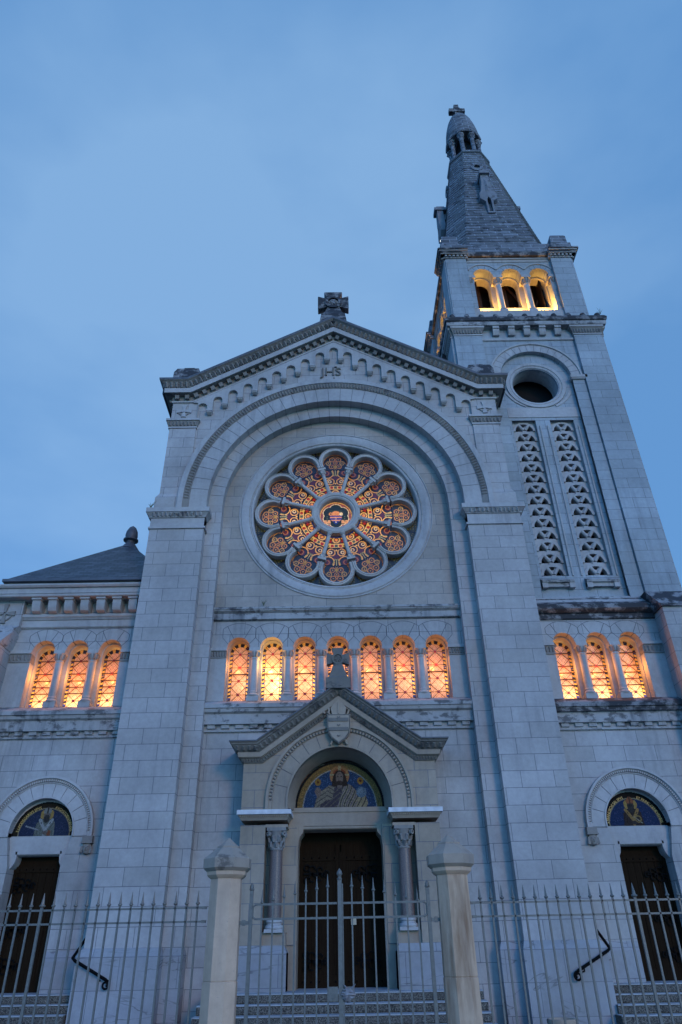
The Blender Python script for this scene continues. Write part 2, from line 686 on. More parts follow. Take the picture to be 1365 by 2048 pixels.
# incised voussoir lines over the windows
def vlines(mb, xs, zc, y, r_in=.31, r_out=.72, mat=3, half=.45):
    t = .009
    for x in xs:
        for a in (62, 118):
            ca, sa = cos(radians(a)), sin(radians(a))
            p0, p1 = (x + ca * r_in, zc + sa * r_in), (x + ca * r_out, zc + sa * r_out)
            mb.hexa([(p0[0] - t, y - .003, p0[1]), (p0[0] + t, y - .003, p0[1]), (p0[0] + t, y + .01, p0[1]), (p0[0] - t, y + .01, p0[1])],
                    [(p1[0] - t, y - .003, p1[1]), (p1[0] + t, y - .003, p1[1]), (p1[0] + t, y + .01, p1[1]), (p1[0] - t, y + .01, p1[1])], mat)
        a_lim = math.degrees(math.acos(min(1, half / r_out)))
        mb.arc(x, zc, [(r_out - .006, y - .003), (r_out + .006, y - .003), (r_out + .006, y + .01), (r_out - .006, y + .01)], a_lim, 180 - a_lim, 14, mat)
        zt = sqrt(max(0, r_out ** 2 - half ** 2))
        for sg in (-1, 1):
            xa = x + sg * half
            mb.box(xa - .007, xa + .007, y - .003, y + .01, zc + .30, zc + zt, mat)
            ca, sa = cos(radians(22)), sin(radians(22))
            q0, q1 = (x + sg * ca * r_in, zc + sa * r_in), (xa, zc + .30)
            mb.hexa([(q0[0], y - .003, q0[1] - t), (q0[0], y + .01, q0[1] - t), (q0[0], y + .01, q0[1] + t), (q0[0], y - .003, q0[1] + t)],
                    [(q1[0], y - .003, q1[1] - t), (q1[0], y + .01, q1[1] - t), (q1[0], y + .01, q1[1] + t), (q1[0], y - .003, q1[1] + t)], mat)
vlines(mb, WX, 8.48, .6)
mb.build('facade_wall', [M_wall, M_rose, M_trim, M_joint], church)

# light boxes added behind the glass so that lamp light stays inside
mb = MB()
def light_box(mb, x0, x1, y0, y1, z0, z1):
    vs = [(x, y, z) for z in (z0, z1) for y in (y0, y1) for x in (x0, x1)]
    mb.add(vs, [(0, 1, 3, 2), (4, 6, 7, 5), (2, 3, 7, 6), (0, 2, 6, 4), (1, 5, 7, 3)])
light_box(mb, -3.3, 3.3, 1.1, 2.4, 6.6, 9.2)
light_box(mb, -3.0, 3.0, 1.1, 4.2, 9.6, 15.9)
mb.build('light_stop_box', [M_cavity], church)

# ---- nave body behind and its roof
mb = MB()
for sx in (-1, 1):
    x0, x1 = (4.2, 5.3)
    mb.box(min(sx * x0, sx * x1), max(sx * x0, sx * x1), 1.05, 9.0, 0, 17.0)
mb.build('nave_wall', [M_ash], church)
mb = MB()
mb.loft([[(-5.75, y, 17.48), (0, y, 20.2), (5.75, y, 17.48), (5.75, y, 17.3), (0, y, 19.9), (-5.75, y, 17.3)] for y in (.15, 9.0)])
mb.build('nave_roof', [M_slate], church)

# ---- piers
for sg in (-1, 1):
    mb = MB()
    def bx(a, b, *r, m=0):
        mb.box(min(sg * a, sg * b), max(sg * a, sg * b), *r, m)
    bx(3.85, 5.42, 0, 1.2, 1.6, 12.3)
    bx(4.45, 5.40, .0, 1.2, 12.55, 13.03)
    # sloped set-off and upper pilaster
    mb.loft([[(sg * 4.45, y0, z), (sg * xo, y0, z), (sg * xo, 1.2, z), (sg * 4.45, 1.2, z)] for xo, y0, z in ((5.40, .0, 13.03), (5.30, .05, 13.2))])
    bx(4.45, 5.30, .05, 1.2, 13.2, 16.8)
    p = mb.build('pier', [M_ash], church)
    # impost: neck, carved band and abacus
    q = MB()
    def by(a, b, *r, m=0):
        q.box(min(sg * a, sg * b), max(sg * a, sg * b), *r, m)
    by(3.80, 5.46, -.04, .35, 11.93, 11.99)
    by(3.85, 5.42, -.015, .35, 11.99, 12.28)
    q.loft([[(sg * (3.85 - o), -o, z), (sg * (5.42 + o), -o, z), (sg * (5.42 + o), .4 + o, z), (sg * (3.85 - o), .4 + o, z)] for o, z in ((.02, 12.28), (.05, 12.30), (.05, 12.33), (.13, 12.44))], 1)
    by(3.71, 5.56, -.15, .55, 12.44, 12.585)
    k = 12
    for i in range(k):
        x = sg * (3.9 + (i + .5) * 1.5 / k)
        q.pyr((x, -.09, 12.385), (.045, 0, 0), (0, -.035, .05), (0, -.8, -.6), .045, 1)
    q.build('impost', [M_trim, M_half], p)
    # plinth
    q = MB()
    xs = (3.78, 5.52)
    q.box(min(sg * xs[0], sg * xs[1]), max(sg * xs[0], sg * xs[1]), -.1, 1.2, 0, 1.5)
    q.loft([[(sg * a, yy, z), (sg * b, yy, z), (sg * b, 1.2, z), (sg * a, 1.2, z)] for a, b, yy, z in ((3.78, 5.52, -.1, 1.5), (3.8, 5.5, -.08, 1.55), (3.84, 5.44, -.015, 1.66))])
    q.build('plinth', [M_plinth], p)
    # small capital band of the upper pilaster with a cross emblem over it
    q = MB()
    a, b = min(sg * 4.42, sg * 5.34), max(sg * 4.42, sg * 5.34)
    q.box(a, b, 0.02, .3, 15.72, 15.77)
    q.loft([[(a - o, .04 - o, z), (b + o, .04 - o, z), (b + o, .3, z), (a - o, .3, z)] for o, z in ((.0, 15.77), (.03, 15.88), (.07, 15.98))], 1)
    q.box(a - .08, b + .08, -.06, .3, 15.98, 16.06)
    for i in range(8):
        q.pyr((a + (i + .5) * (b - a) / 8, .0, 15.87), (.045, 0, 0), (0, -.03, .06), (0, -1, -.3), .035, 1)
    cx, cz = sg * 4.90, 16.42
    for k in range(4):
        d = ((0, 1), (1, 0), (0, -1), (-1, 0))[k]
        t = (d[1], -d[0])
        pts = [(cx + d[0] * .05 + t[0] * .035, cz + d[1] * .05 + t[1] * .035), (cx + d[0] * .24 + t[0] * .08, cz + d[1] * .24 + t[1] * .08),
               (cx + d[0] * .24 - t[0] * .08, cz + d[1] * .24 - t[1] * .08), (cx + d[0] * .05 - t[0] * .035, cz + d[1] * .05 - t[1] * .035)]
        q.plate(pts, (), .01, .06, 0)
    q.box(cx - .055, cx + .055, .0, .06, cz - .055, cz + .055, 0)
    q.arc(cx, cz, [(.15, .02), (.19, .02), (.19, .06), (.15, .06)], 185, 355, 16, 1)
    q.build('pilaster_capital', [M_trim, M_carv], p)

# jambs between pier and recess and the inner order of the great arch
mb = MB()
for sg in (-1, 1):
    mb.box(min(sg * 3.42, sg * 3.86), max(sg * 3.42, sg * 3.86), .3, .9, 1.6, CZ, 0)
    mb.box(min(sg * 3.36, sg * 3.8), max(sg * 3.36, sg * 3.8), .22, .9, 0, 1.5, 2)
    mb.loft([[(sg * a, yy, z), (sg * 3.8, yy, z), (sg * 3.8, .9, z), (sg * a, .9, z)] for a, yy, z in ((3.36, .22, 1.5), (3.41, .29, 1.64))], 2)
mb.vouss(0, CZ, 3.42, 3.86, .3, .62, 33, 3, 1)
mb.build('inner_arch', [M_ash, M_joint, M_plinth, M_trim], church)

# ---- great arch: face voussoirs, leaf band, fillet
mb = MB()
mb.vouss(0, CZ, 3.84, 4.37, 0.0, .32, 33, 0, 1)
for sg in (-1, 1):
    mb.box(min(sg * 3.84, sg * 4.37), max(sg * 3.84, sg * 4.37), 0, .32, 12.58, CZ)
mb.arc(0, CZ, [(4.55, -.10), (4.71, -.10), (4.71, .1), (4.55, .1)], n=72, leg=.345)
ar = mb.build('great_arch', [M_trim, M_joint], church)
mb = MB()
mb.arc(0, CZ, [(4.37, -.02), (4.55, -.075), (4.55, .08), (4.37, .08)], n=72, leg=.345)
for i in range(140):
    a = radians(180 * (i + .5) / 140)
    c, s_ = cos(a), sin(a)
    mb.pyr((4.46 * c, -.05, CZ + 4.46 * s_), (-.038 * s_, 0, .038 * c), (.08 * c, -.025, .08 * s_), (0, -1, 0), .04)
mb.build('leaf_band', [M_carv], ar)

# ---- gable wall above the arch
def rake(x, xk, z0, sl):
    return z0 + max(0.0, xk - abs(x)) * sl
GS = .588
arcL = circ(0, CZ, 4.62, 64, 0, 180, True)
mb = MB()
mb.plate([(4.62, 12.5), (5.2, 12.5), (5.2, 16.75), (4.63, 16.8), (0, 19.55), (-4.63, 16.8), (-5.2, 16.75), (-5.2, 12.5), (-4.62, 12.5)] + list(reversed(arcL)), (), .1, 1.1, 0)
gw = mb.build('gable_wall', [M_ash], church)
# blind arcade stepping up the rakes: a raised skin whose lower edge is scalloped
mb = MB()
ZB = lambda x: 16.78 + (4.63 - abs(x)) * GS if abs(x) < 4.63 else 16.78
low = []
acs = [4.31, 3.83, 3.35, 2.87, 2.4, 1.93, 1.46, .975]
def head(x, z, r=.145):
    return circ(x, z - r, r, 10, 180, 0, True)
allx = [-x for x in acs] + [-.475, 0, .475] + list(reversed(acs))
allz = [16.73 + (4.30 - x) * .5806 for x in acs] + [18.97, 19.2, 18.97] + [16.73 + (4.30 - x) * .5806 for x in reversed(acs)]
pts = [(-4.47, 16.0)]
for i in range(len(allx)):
    zl = 16.02 if i == 0 else min(allz[i - 1], allz[i]) - .33
    zr = 16.02 if i == len(allx) - 1 else min(allz[i + 1], allz[i]) - .33
    pts += [(allx[i] - .15, zl)] + head(allx[i], allz[i], .15) + [(allx[i] + .15, zr)]
pts += [(4.47, 16.0), (4.47, 16.74), (4.63, 16.76), (0, 19.46), (-4.63, 16.76), (-4.47, 16.74)]
mb.plate(pts, (), -.01, .105, 0)
for i in range(len(allx) - 1):
    xm = (allx[i] + allx[i + 1]) / 2
    zm = min(allz[i], allz[i + 1]) - .36
    mb.loft([[(xm - w_, y_, z_), (xm + w_, y_, z_), (xm + w_, .11, z_), (xm - w_, .11, z_)] for w_, y_, z_ in ((.06, .03, zm - .10), (.085, -.05, zm - .05), (.085, -.05, zm - .02), (.10, -.07, zm - .01), (.10, -.07, zm + .05))], 0)
mb.build('blind_arcade', [M_trim], gw)
# carved monogram
mb = MB()
x = -.44
for vs, fs, adv in letters('JHS', .50):
    for dz_, yy in ((0, 0),):
        b = len(vs)
        n_ = len(vs)
        fr = [(x + v[0] * .98, .055, 17.96 + v[1]) for v in vs]
        bk = [(x + v[0] * .98, .105, 17.96 + v[1]) for v in vs]
        ed = {}
        for f in fs:
            for i in range(len(f)):
                e = (f[i], f[(i + 1) % len(f)])
                ed[e] = 1
        sides = [(a, b_, b_ + n_, a + n_) for (a, b_) in ed if (b_, a) not in ed]
        mb.add(fr + bk, [tuple(f) for f in fs] + sides)
    x += adv - .005
mb.box(.02, .10, .053, .105, 18.33, 18.36)
mb.box(-.02, .02, .05, .105, 17.8, 17.86)
mb.build('monogram', [M_frieze], gw)  # same stone as the wall, darkened to carry the letters' shadow

# ---- gable cornice
def gable_cornice(parent, name, half, z0, xk, theta, prof, back, mats, midx, y0=0.0):
    """prof: list of (n up, o outward); returns stations loft incl. returns along the flanks"""
    th = theta
    za = z0 + xk * tan(th)
    def st(kind, n, o, sg):
        if kind == 'back': return (sg * (half + o), back, z0 + n)
        if kind == 'corner': return (sg * (half + o), y0 - o, z0 + n)
        if kind == 'kink': return (sg * (xk + n * tan(th / 2)), y0 - o, z0 + n)
        return (0.0, y0 - o, za + n / cos(th))
    seq = [('back', -1), ('corner', -1), ('kink', -1), ('apex', 1), ('kink', 1), ('corner', 1), ('back', 1)]
    mb = MB()
    k = len(prof)
    secs = [[st(kd, n, o, sg) for n, o in prof] for kd, sg in seq]
    vs = [p for q in secs for p in q]
    for j in range(k - 1):
        fs = []
        for i in range(len(secs) - 1):
            fs.append((i * k + j, i * k + j + 1, (i + 1) * k + j + 1, (i + 1) * k + j))
        used = sorted({v for f in fs for v in f})
        mp_ = {v: i for i, v in enumerate(used)}
        mb.add([vs[v] for v in used], [tuple(mp_[v] for v in f) for f in fs], midx[j])
    def along(nn, oo, step, fn):
        P = [Vector(st(kd, nn, oo, sg)) for kd, sg in seq]
        for i in range(1, len(P) - 2):
            a, b = P[i], P[i + 1]
            L = (b - a).length
            t = (b - a) / L
            u = Vector((-t.z, 0, t.x))
            c = max(1, int(round(L / step)))
            for q in range(c):
                fn(a + t * L * (q + .5) / c, t, u, L / c)
        # left flank return too
        for sgi in (0, 5):
            a, b = P[sgi], P[sgi + 1]
            L = (b - a).length
            t = (b - a) / L
            c = int(L / step)
            for q in range(c):
                fn(a + t * L * (q + .5) / c, t, Vector((0, 0, 1)), L / c)
    return mb, along


prof = [(0, -.05), (0, .045), (.05, .055), (.06, .035), (.235, .04), (.24, .24), (.245, .27), (.42, .275), (.43, .25), (.50, .265), (.58, .31), (.64, .39), (.655, .42), (.67, .44), (.74, .45), (.76, -.1)]
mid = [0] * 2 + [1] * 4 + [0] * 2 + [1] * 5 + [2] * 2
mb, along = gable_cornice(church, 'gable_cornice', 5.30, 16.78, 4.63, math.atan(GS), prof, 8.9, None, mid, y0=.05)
def dent(p, t, u, L):
    n = t.cross(u)
    if n.y > 0 and abs(n.y) > .5: n = -n
    if abs(n.x) > .5 and n.x * p.x < 0: n = -n
    c0 = p - t * .068 - u * .06
    w_ = t * .136
    mb.hexa([tuple(c0), tuple(c0 + w_), tuple(c0 + w_ + n * .10), tuple(c0 + n * .10)],
            [tuple(c0 + u * .12), tuple(c0 + w_ + u * .12), tuple(c0 + w_ + u * .12 + n * .15), tuple(c0 + u * .12 + n * .15)], 1)
along(.155, .03, .30, dent)
gc = mb.build('gable_cornice', [M_trim, M_carv, M_slate_lead], church)
mb = MB()
def leaf(p, t, u, L):
    n = t.cross(u)
    if n.y > 0 and abs(n.y) > .5: n = -n
    if abs(n.x) > .5 and n.x * p.x < 0: n = -n
    mb.pyr(p, t * L * .40, u * .095 + n * .06, (n - u * .5), .06)
    q = p + t * L * .5
    mb.pyr(q - u * .03, t * L * .1, u * .06 + n * .03, (n - u * .5), .03)
along(.545, .30, .17, leaf)
mb.build('leaf_carving', [M_carv], gc)

# ---- gable cross and corner blocks
def flared_cross(mb, cx, cy, cz, R, w0, w1, th, m=0):
    for k in range(4):
        d = ((0, 1), (1, 0), (0, -1), (-1, 0))[k]
        t = (d[1], -d[0])
        def P(a, b): return (cx + d[0] * a + t[0] * b, cz + d[1] * a + t[1] * b)
        mb.plate([P(.12 * R, w0), P(R * .97, w1), P(R, w1 * .9), P(R, -w1 * .9), P(R * .97, -w1), P(.12 * R, -w0)], (), cy - th / 2, cy + th / 2, m)
    mb.arc(cx, cz, [(R * .36, cy - th * .72), (R * .55, cy - th * .72), (R * .55, cy + th * .72), (R * .36, cy + th * .72)], 0, 360, 28, m, ring=True)
    mb.arc(cx, cz, [(.01, cy - th * .62), (R * .30, cy - th * .56), (R * .30, cy), (.01, cy)], 0, 360, 14, m, ring=True)
    for i in range(8):
        a = radians(45 * i + 22)
        mb.pyr((cx + R * .2 * cos(a), cy - th * .58, cz + R * .2 * sin(a)), (-.05 * R * sin(a), 0, .05 * R * cos(a)), (.1 * R * cos(a), 0, .1 * R * sin(a)), (0, -1, 0), .06 * R, m)

mb = MB()
mb.loft([[(-a, y0, z), (a, y0, z), (a, y1, z), (-a, y1, z)] for a, y0, y1, z in ((.48, -.32, .45, 20.15), (.42, -.28, .42, 20.62), (.36, -.2, .36, 20.72), (.26, -.1, .3, 20.95), (.18, -.08, .26, 21.1))])
flared_cross(mb, .01, .08, 21.45, .56, .15, .33, .26)
mb.build('gable_cross', [M_dark], church)
for sg in (-1, 1):
    mb = MB()
    c = sg * 4.95
    mb.loft([[(c - a, y0, z), (c + a, y0, z), (c + a, .7, z), (c - a, .7, z)] for a, y0, z in ((.46, -.12, 17.45), (.44, -.1, 18.05), (.36, -.02, 18.28), (.20, .1, 18.34), (.17, .14, 18.46), (.05, .2, 18.5))])
    mb.build('corner_block', [M_dark], church)

# ---- rose window
ring = MB()
ring.arc(0, RZ, [(2.95, .61), (2.95, .575), (2.93, .57), (2.915, .595), (2.90, .595), (2.87, .565), (2.80, .56), (2.70, .585), (2.62, .61), (2.60, .635), (2.575, .615), (2.54, .63), (2.52, .67), (2.51, .76), (2.51, 1.12), (2.98, 1.12)], 0, 360, 96, 0, ring=True)
rose = ring.build('rose_window', [M_trim], church)
# petal ring (one petal, copied and turned about the rose centre)
pm = MB()
pm.arc(0, 1.955, [(.405, .83), (.42, .775), (.455, .765), (.475, .785), (.495, .785), (.515, .755), (.53, .77), (.535, .83), (.535, 1.0), (.405, 1.0)], -30, 210, 36)
M_trac = stone('rose_tracery_stone', (.46, .43, .39), joints=False, stain=.25)
pet = pm.build('petal_arch', [M_trac], None)
sp = MB()
# column spoke pointing up (+z) from hub to petal springing
def ztube(mb, prof, cy, n=14, m=0):
    mb.lathe(0, cy, prof, n, m)
ztube(sp, [(.09, .70), (.09, .75), (.075, .765), (.085, .79), (.06, .81), (.056, 1.45), (.07, 1.46), (.07, 1.485), (.055, 1.49), (.075, 1.55), (.11, 1.63)], .83)
sp.box(-.125, .125, .72, .96, 1.63, 1.70)
for i in range(6):
    a = 2 * pi * i / 6
    sp.pyr((.085 * cos(a), .83 + .085 * sin(a), 1.56), (-.03 * sin(a), .03 * cos(a), 0), (.02 * cos(a), .02 * sin(a), .05), (cos(a), sin(a), 0), .03)
spk = sp.build('spoke', [M_trac], None)
for k in range(12):
    p = pet if k == 0 else pet.copy()
    q = spk if k == 0 else spk.copy()
    if k:
        COL.objects.link(p)
        COL.objects.link(q)
    p.parent = rose
    q.parent = rose
    p.location = q.location = (0, -.09, RZ)
    p.rotation_euler = (0, radians(30 * k), 0)
    q.rotation_euler = (0, radians(30 * k + 15), 0)
hb = MB()
hb.arc(0, RZ, [(.50, .77), (.52, .71), (.56, .68), (.60, .69), (.62, .665), (.68, .655), (.74, .68), (.745, .73), (.745, .94), (.50, .94)], 0, 360, 64, 0, ring=True)
for k in range(12):
    pass
hb.build('hub_ring', [M_trac], rose)


def seg(px, pz, ax, az, bx_, bz):
    dx, dz = bx_ - ax, bz - az
    t = np.clip(((px - ax) * dx + (pz - az) * dz) / (dx * dx + dz * dz + 1e-9), 0, 1)
    return np.hypot(px - ax - t * dx, pz - az - t * dz)


def put(C, mask, col):
    C[mask] = col


GOLD, AMB, RED, NAVY, VIO, GRN, WHT, ORG = (.92, .60, .22), (.72, .40, .14), (.42, .035, .035), (.018, .028, .062), (.09, .03, .08), (.10, .16, .09), (.95, .80, .55), (.85, .36, .13)


def rose_paint(X, Z):
    r = np.hypot(X, Z)
    th = np.degrees(np.arctan2(X, Z))
    t = (th + 15) % 30 - 15
    a = np.abs(np.radians(t))
    u = r * np.sin(a)
    su = r * np.sin(np.radians(t))
    w = r * np.cos(a)
    C = np.zeros(X.shape + (3,))
    C[:] = NAVY
    # inner scroll band
    b = (r > .74) & (r < .98)
    put(C, b, (.06, .03, .04))
    put(C, b & (np.abs(np.hypot(u / 1.0, w - .86) - .10) < .022), GOLD)
    put(C, b & (np.hypot(u, w - .86) < .05), ORG)
    put(C, b & (np.hypot(u - .19, w - .9) < .05), RED)
    put(C, b & (np.hypot(u - .17, w - .80) < .03), AMB)
    put(C, (r > .74) & (r < .79) & (Z < -.2), (.02, .05, .30))
    # gold band with red roundels
    b = (r > .98) & (r < 1.15)
    put(C, b, GOLD)
    d = np.hypot(u - .12, w - 1.065)
    put(C, b & (d < .052), RED)
    put(C, b & (u < .04) & (np.abs(w - 1.065) < .04), (.07, .12, .10))
    put(C, b & (np.abs(u - .235) < .025) & (np.abs(w - 1.065) < .03), (.10, .16, .12))
    put(C, ((np.abs(r - .98) < .014) | (np.abs(r - 1.15) < .018)), (.01, .01, .015))
    # butterfly panel
    b = (r > 1.17) & (r < 1.73)
    put(C, b, NAVY)
    for cu, cw, rr in ((.155, 1.29, .115), (.26, 1.62, .19)):
        dd = np.abs(np.hypot(u - cu, w - cw) - rr)
        put(C, b & (dd < .017), ORG)
        put(C, b & (dd < .009), GOLD)
        put(C, b & (np.hypot(u - cu, w - cw) < rr * .55), VIO)
        put(C, b & (np.abs(np.hypot(u - cu - .03, w - cw) - rr * .4) < .014), WHT if rr < .15 else (.42, .18, .09))
    put(C, b & (seg(u, w, 0, 1.42, .12, 1.70) < .014), (.45, .42, .18))
    put(C, b & (seg(u, w, 0, 1.42, .0, 1.72) < .012), (.4, .45, .25))
    put(C, b & (np.hypot(u / 1.3, w - 1.44) < .075), VIO)
    put(C, b & (np.hypot(u, w - 1.22) < .03), GOLD)
    put(C, b & (np.hypot(u - .1, w - 1.21) < .018), GRN)
    put(C, np.abs(r - 1.745) < .015, (.004, .004, .006))
    # outer lobe
    b = r > 1.765
    lob = np.hypot(u, w - 1.955)
    put(C, b, (.022, .036, .075))
    for cu, cw, rr, cc in ((.12, 1.88, .075, (.55, .28, .11)), (.22, 2.02, .07, (.48, .36, .14)), (.10, 2.16, .08, (.55, .28, .11)), (0, 2.03, .06, (.45, .22, .09))):
        put(C, b & (np.abs(np.hypot(u - cu, w - cw) - rr) < .014), cc)
        put(C, b & (np.hypot(u - cu, w - cw) < .022), (.50, .36, .14))
    put(C, b & (w > 1.8) & (u < np.maximum(0, .07 - np.abs(w - 1.87) * .7)), (.38, .27, .07))
    cusp = np.minimum(np.hypot(u, w - 2.08) - .20, np.hypot(u - .19, w - 1.88) - .19)
    put(C, b & (np.abs(cusp) < .007), (.48, .30, .12))
    put(C, (np.abs(lob - .395) < .010) & b, (.4, .2, .08))
    # spandrels
    out = (r > 1.97) & (lob > .45)
    put(C, out, (.018, .03, .02))
    put(C, out & (np.abs(np.sin(u * 40) * np.sin(w * 38)) > .75), (.12, .12, .04))
    # medallion: mitred shield of arms inside a cusped frame
    b = r < .52
    put(C, b, (.30, .10, .12))
    six = np.min([np.hypot(X - .22 * np.sin(k * pi / 3), Z - .22 * np.cos(k * pi / 3)) - .20 for k in range(6)], axis=0)
    inn = np.minimum(six, r - .26)
    put(C, b & (inn < .016), WHT)
    put(C, b & (inn < -.008), (.015, .025, .02))
    put(C, b & (inn < -.03) & (Z > .05) & (np.abs(X) < .24 - (Z - .1) * .5) & (Z < .22), (.03, .05, .03))
    put(C, b & (np.hypot(X / 1.3, Z - .08) < .1), ORG)
    put(C, b & (np.hypot(X - .16, Z - .07) < .06), WHT)
    put(C, b & (np.abs(np.hypot(X + .16, Z - .07) - .045) < .016), ORG)
    for sx in (-1, 1):
        put(C, b & (np.abs(sx * X - .27) < .10) & (Z < -.15) & (Z > -.28), (.75, .42, .22))
        for zz in (-.02, -.1, -.18):
            put(C, b & (inn < -.02) & (np.hypot(sx * X - .27, Z - zz) < .022), GRN)
    sh = (np.abs(X) < .19 - np.maximum(0, -.1 - Z) * .9) & (Z < .02) & (Z > -.30)
    put(C, sh, (.02, .05, .38))
    put(C, sh & ((np.abs(Z + .06) < .022) | (np.abs(Z + .16) < .022)), (.75, .35, .25))
    put(C, sh & (np.hypot(X, Z + .11) < .018), WHT)
    put(C, sh & (np.hypot(X, Z + .22) < .018), WHT)
    put(C, (np.abs(r - .485) < .014), GOLD)
    # leading between the petals
    put(C, (np.abs(np.abs(t) - 15) < .9) & (r > .6), (.01, .01, .012))
    jit = .7 + .6 * rng.random(X.shape)
    return np.clip(C * jit[..., None], 0, 1)


painted('stained_glass', rose_paint, lambda X, Z: np.hypot(X, Z) < 2.53, -2.54, 2.54, -2.54, 2.54, .0152, .90, M_glass, rose, 0, RZ)
gl = MB()
for r_ in (.0,):
    pass

# ---- string course and sill course of the main wall
def hmould(mb, x0, x1, prof, yb, m=0, xe=(0, 0)):
    """moulding along x: prof (y, z) from bottom to top, closed against yb"""
    pr = [(yb, prof[0][1])] + list(prof) + [(yb, prof[-1][1])]
    mb.loft([[(x0, y, z) for y, z in pr], [(x1, y, z) for y, z in pr]], m)

mb = MB()
hmould(mb, -3.44, 3.44, [(.57, 9.27), (.52, 9.29), (.52, 9.46), (.54, 9.47), (.46, 9.52), (.45, 9.55), (.43, 9.56), (.43, 9.62), (.56, 9.68)], .65)
mb.build('string_course', [M_half], church)
mb = MB()
hmould(mb, -3.44, 3.44, [(.55, 6.24), (.55, 6.27), (.57, 6.28), (.57, 6.40), (.46, 6.41), (.45, 6.66), (.38, 6.70), (.36, 6.78), (.33, 6.79), (.33, 6.89), (.36, 6.92), (.58, 7.03)], .65)
for i in range(19):
    x = -3.24 + i * .36
    mb.hexa([(x - .1, .52, 6.32), (x + .1, .52, 6.32), (x + .1, .58, 6.30), (x - .1, .58, 6.30)], [(x - .1, .51, 6.405), (x + .1, .51, 6.405), (x + .1, .58, 6.405), (x - .1, .58, 6.405)])
mb.build('sill_course', [M_half], church)


# ---- window columns and arched windows (shared by the nave front and the aisles)
def column_mesh():
    c = MB()
    c.box(-.16, .16, -.12, .14, 0, .14)
    c.lathe(0, 0, [(.15, .14), (.16, .17), (.14, .20), (.115, .22), (.125, .25), (.105, .28), (.10, 1.14), (.115, 1.15), (.115, 1.18), (.10, 1.19), (.11, 1.23), (.145, 1.36)], 18)
    for i in range(8):
        a = 2 * pi * i / 8 + pi / 8
        c.pyr((.125 * cos(a), .125 * sin(a), 1.27), (-.04 * sin(a), .04 * cos(a), 0), (.02 * cos(a), .02 * sin(a), .07), (cos(a), sin(a), 0), .035, 1)
    c.box(-.15, .15, -.14, .2, 1.36, 1.455)
    return c


colproto = column_mesh().build('window_column', [M_trim, M_carv], church)


def win_paint(U, V):
    """lattice glass: peach field of quarries, red bosses, striped side borders"""
    H = 1.77
    C = np.zeros(U.shape + (3,))
    C[:] = (.88, .56, .38)
    q1 = np.abs(((U + V * .9) * 9) % 1 - .5)
    q2 = np.abs(((U - V * .9) * 9) % 1 - .5)
    put(C, (q1 > .44) | (q2 > .44), (.58, .28, .14))
    put(C, (q1 < .12) & (q2 < .12), (.72, .38, .22))
    zc = V % .40
    put(C, np.hypot(np.abs(U) % .2 - .1, (V % .2) - .1) < .022, (.9, .62, .36))
    bd = np.abs(U) > .205
    ph = (V * 9 + np.sign(U) * U * 3) % 1
    put(C, bd, (.95, .62, .16))
    put(C, bd & (ph < .42), (.03, .035, .11))
    put(C, bd & (np.abs(V % .4 - .2) < .02), (.05, .07, .35))
    put(C, (np.abs(np.abs(U) - .205) < .009), (.04, .02, .015))
    topd = np.hypot(U, V - 1.45)
    tb = (V > 1.45) & (topd > .20)
    ang = np.degrees(np.arctan2(U, V - 1.45))
    put(C, tb, (.75, .48, .14))
    put(C, tb & ((ang % 40) < 22), (.02, .025, .06))
    put(C, (V < .09), (.85, .7, .25))
    put(C, (V < .09) & ((U * 9) % 1 < .45), (.05, .12, .06))
    put(C, (V < .09) & (np.abs(U) > .19), (.55, .03, .02))
    put(C, (np.abs(V - .1) < .008), (.05, .02, .015))
    jit = .85 + .3 * rng.random(U.shape)
    return np.clip(C * jit[..., None], 0, 1)


def lattice(aisle=False):
    c = MB()
    t = .0062
    def bar(a, b, w=t):
        a, b = Vector((a[0], 0, a[1])), Vector((b[0], 0, b[1]))
        d = (b - a).normalized()
        n = Vector((-d.z, 0, d.x)) * w
        c.hexa([tuple(a - n + Vector((0, 0, 0))), tuple(a + n), tuple(a + n + Vector((0, .012, 0))), tuple(a - n + Vector((0, .012, 0)))],
               [tuple(b - n), tuple(b + n), tuple(b + n + Vector((0, .012, 0))), tuple(b - n + Vector((0, .012, 0)))])
    zs = [.30 + .375 * k for k in range(4)]
    for z in zs:
        for sx in (-1, 1):
            for sz in (-1, 1):
                bar((0, z), (sx * .19, z + sz * .19))
        bar((-.27, z), (.27, z), .004)
        c.arc(0, z, [(.0, -.004), (.038, -.002), (.038, .012), (.0, .012)], 0, 360, 10, 1, ring=True)
        for sx in (-1, 1):
            c.arc(sx * .19, z + .19, [(.0, -.003), (.016, -.002), (.016, .012), (.0, .012)], 0, 360, 8, 1, ring=True)
    for z in ([.86] if not aisle else [.50, .68, .86, 1.05, 1.42]):
        c.box(-.275, .275, -.012, .012, z - (.016 if not aisle else .011), z + (.016 if not aisle else .011))
    c.box(-.275, .275, -.01, .012, 0, .02)
    return c


M_boss = simple('red_glass_boss', (.30, .015, .012), .3)
M_lead = simple('window_leading', (.05, .018, .012), .6)
lat0 = lattice().build('arched_window', [M_lead, M_boss], None)
lat1 = lattice(True).build('arched_window', [M_lead, M_boss], None)
g0 = painted('stained_glass', win_paint, lambda U, V: (np.abs(U) < .28) & ((V < 1.47) | (np.hypot(U, V - 1.47) < .285)), -.285, .285, 0.0, 1.76, .0125, .03, M_glass, None)


def window(proto, x, y, z, first):
    w = proto if first else proto.copy()
    if not first:
        COL.objects.link(w)
    w.parent = church
    w.location = (x, y, z)
    g = g0 if proto is lat0 and first else g0.copy()
    if g is not g0:
        COL.objects.link(g)
    g.parent = w
    g.location = (0, 0, 0)
    return w


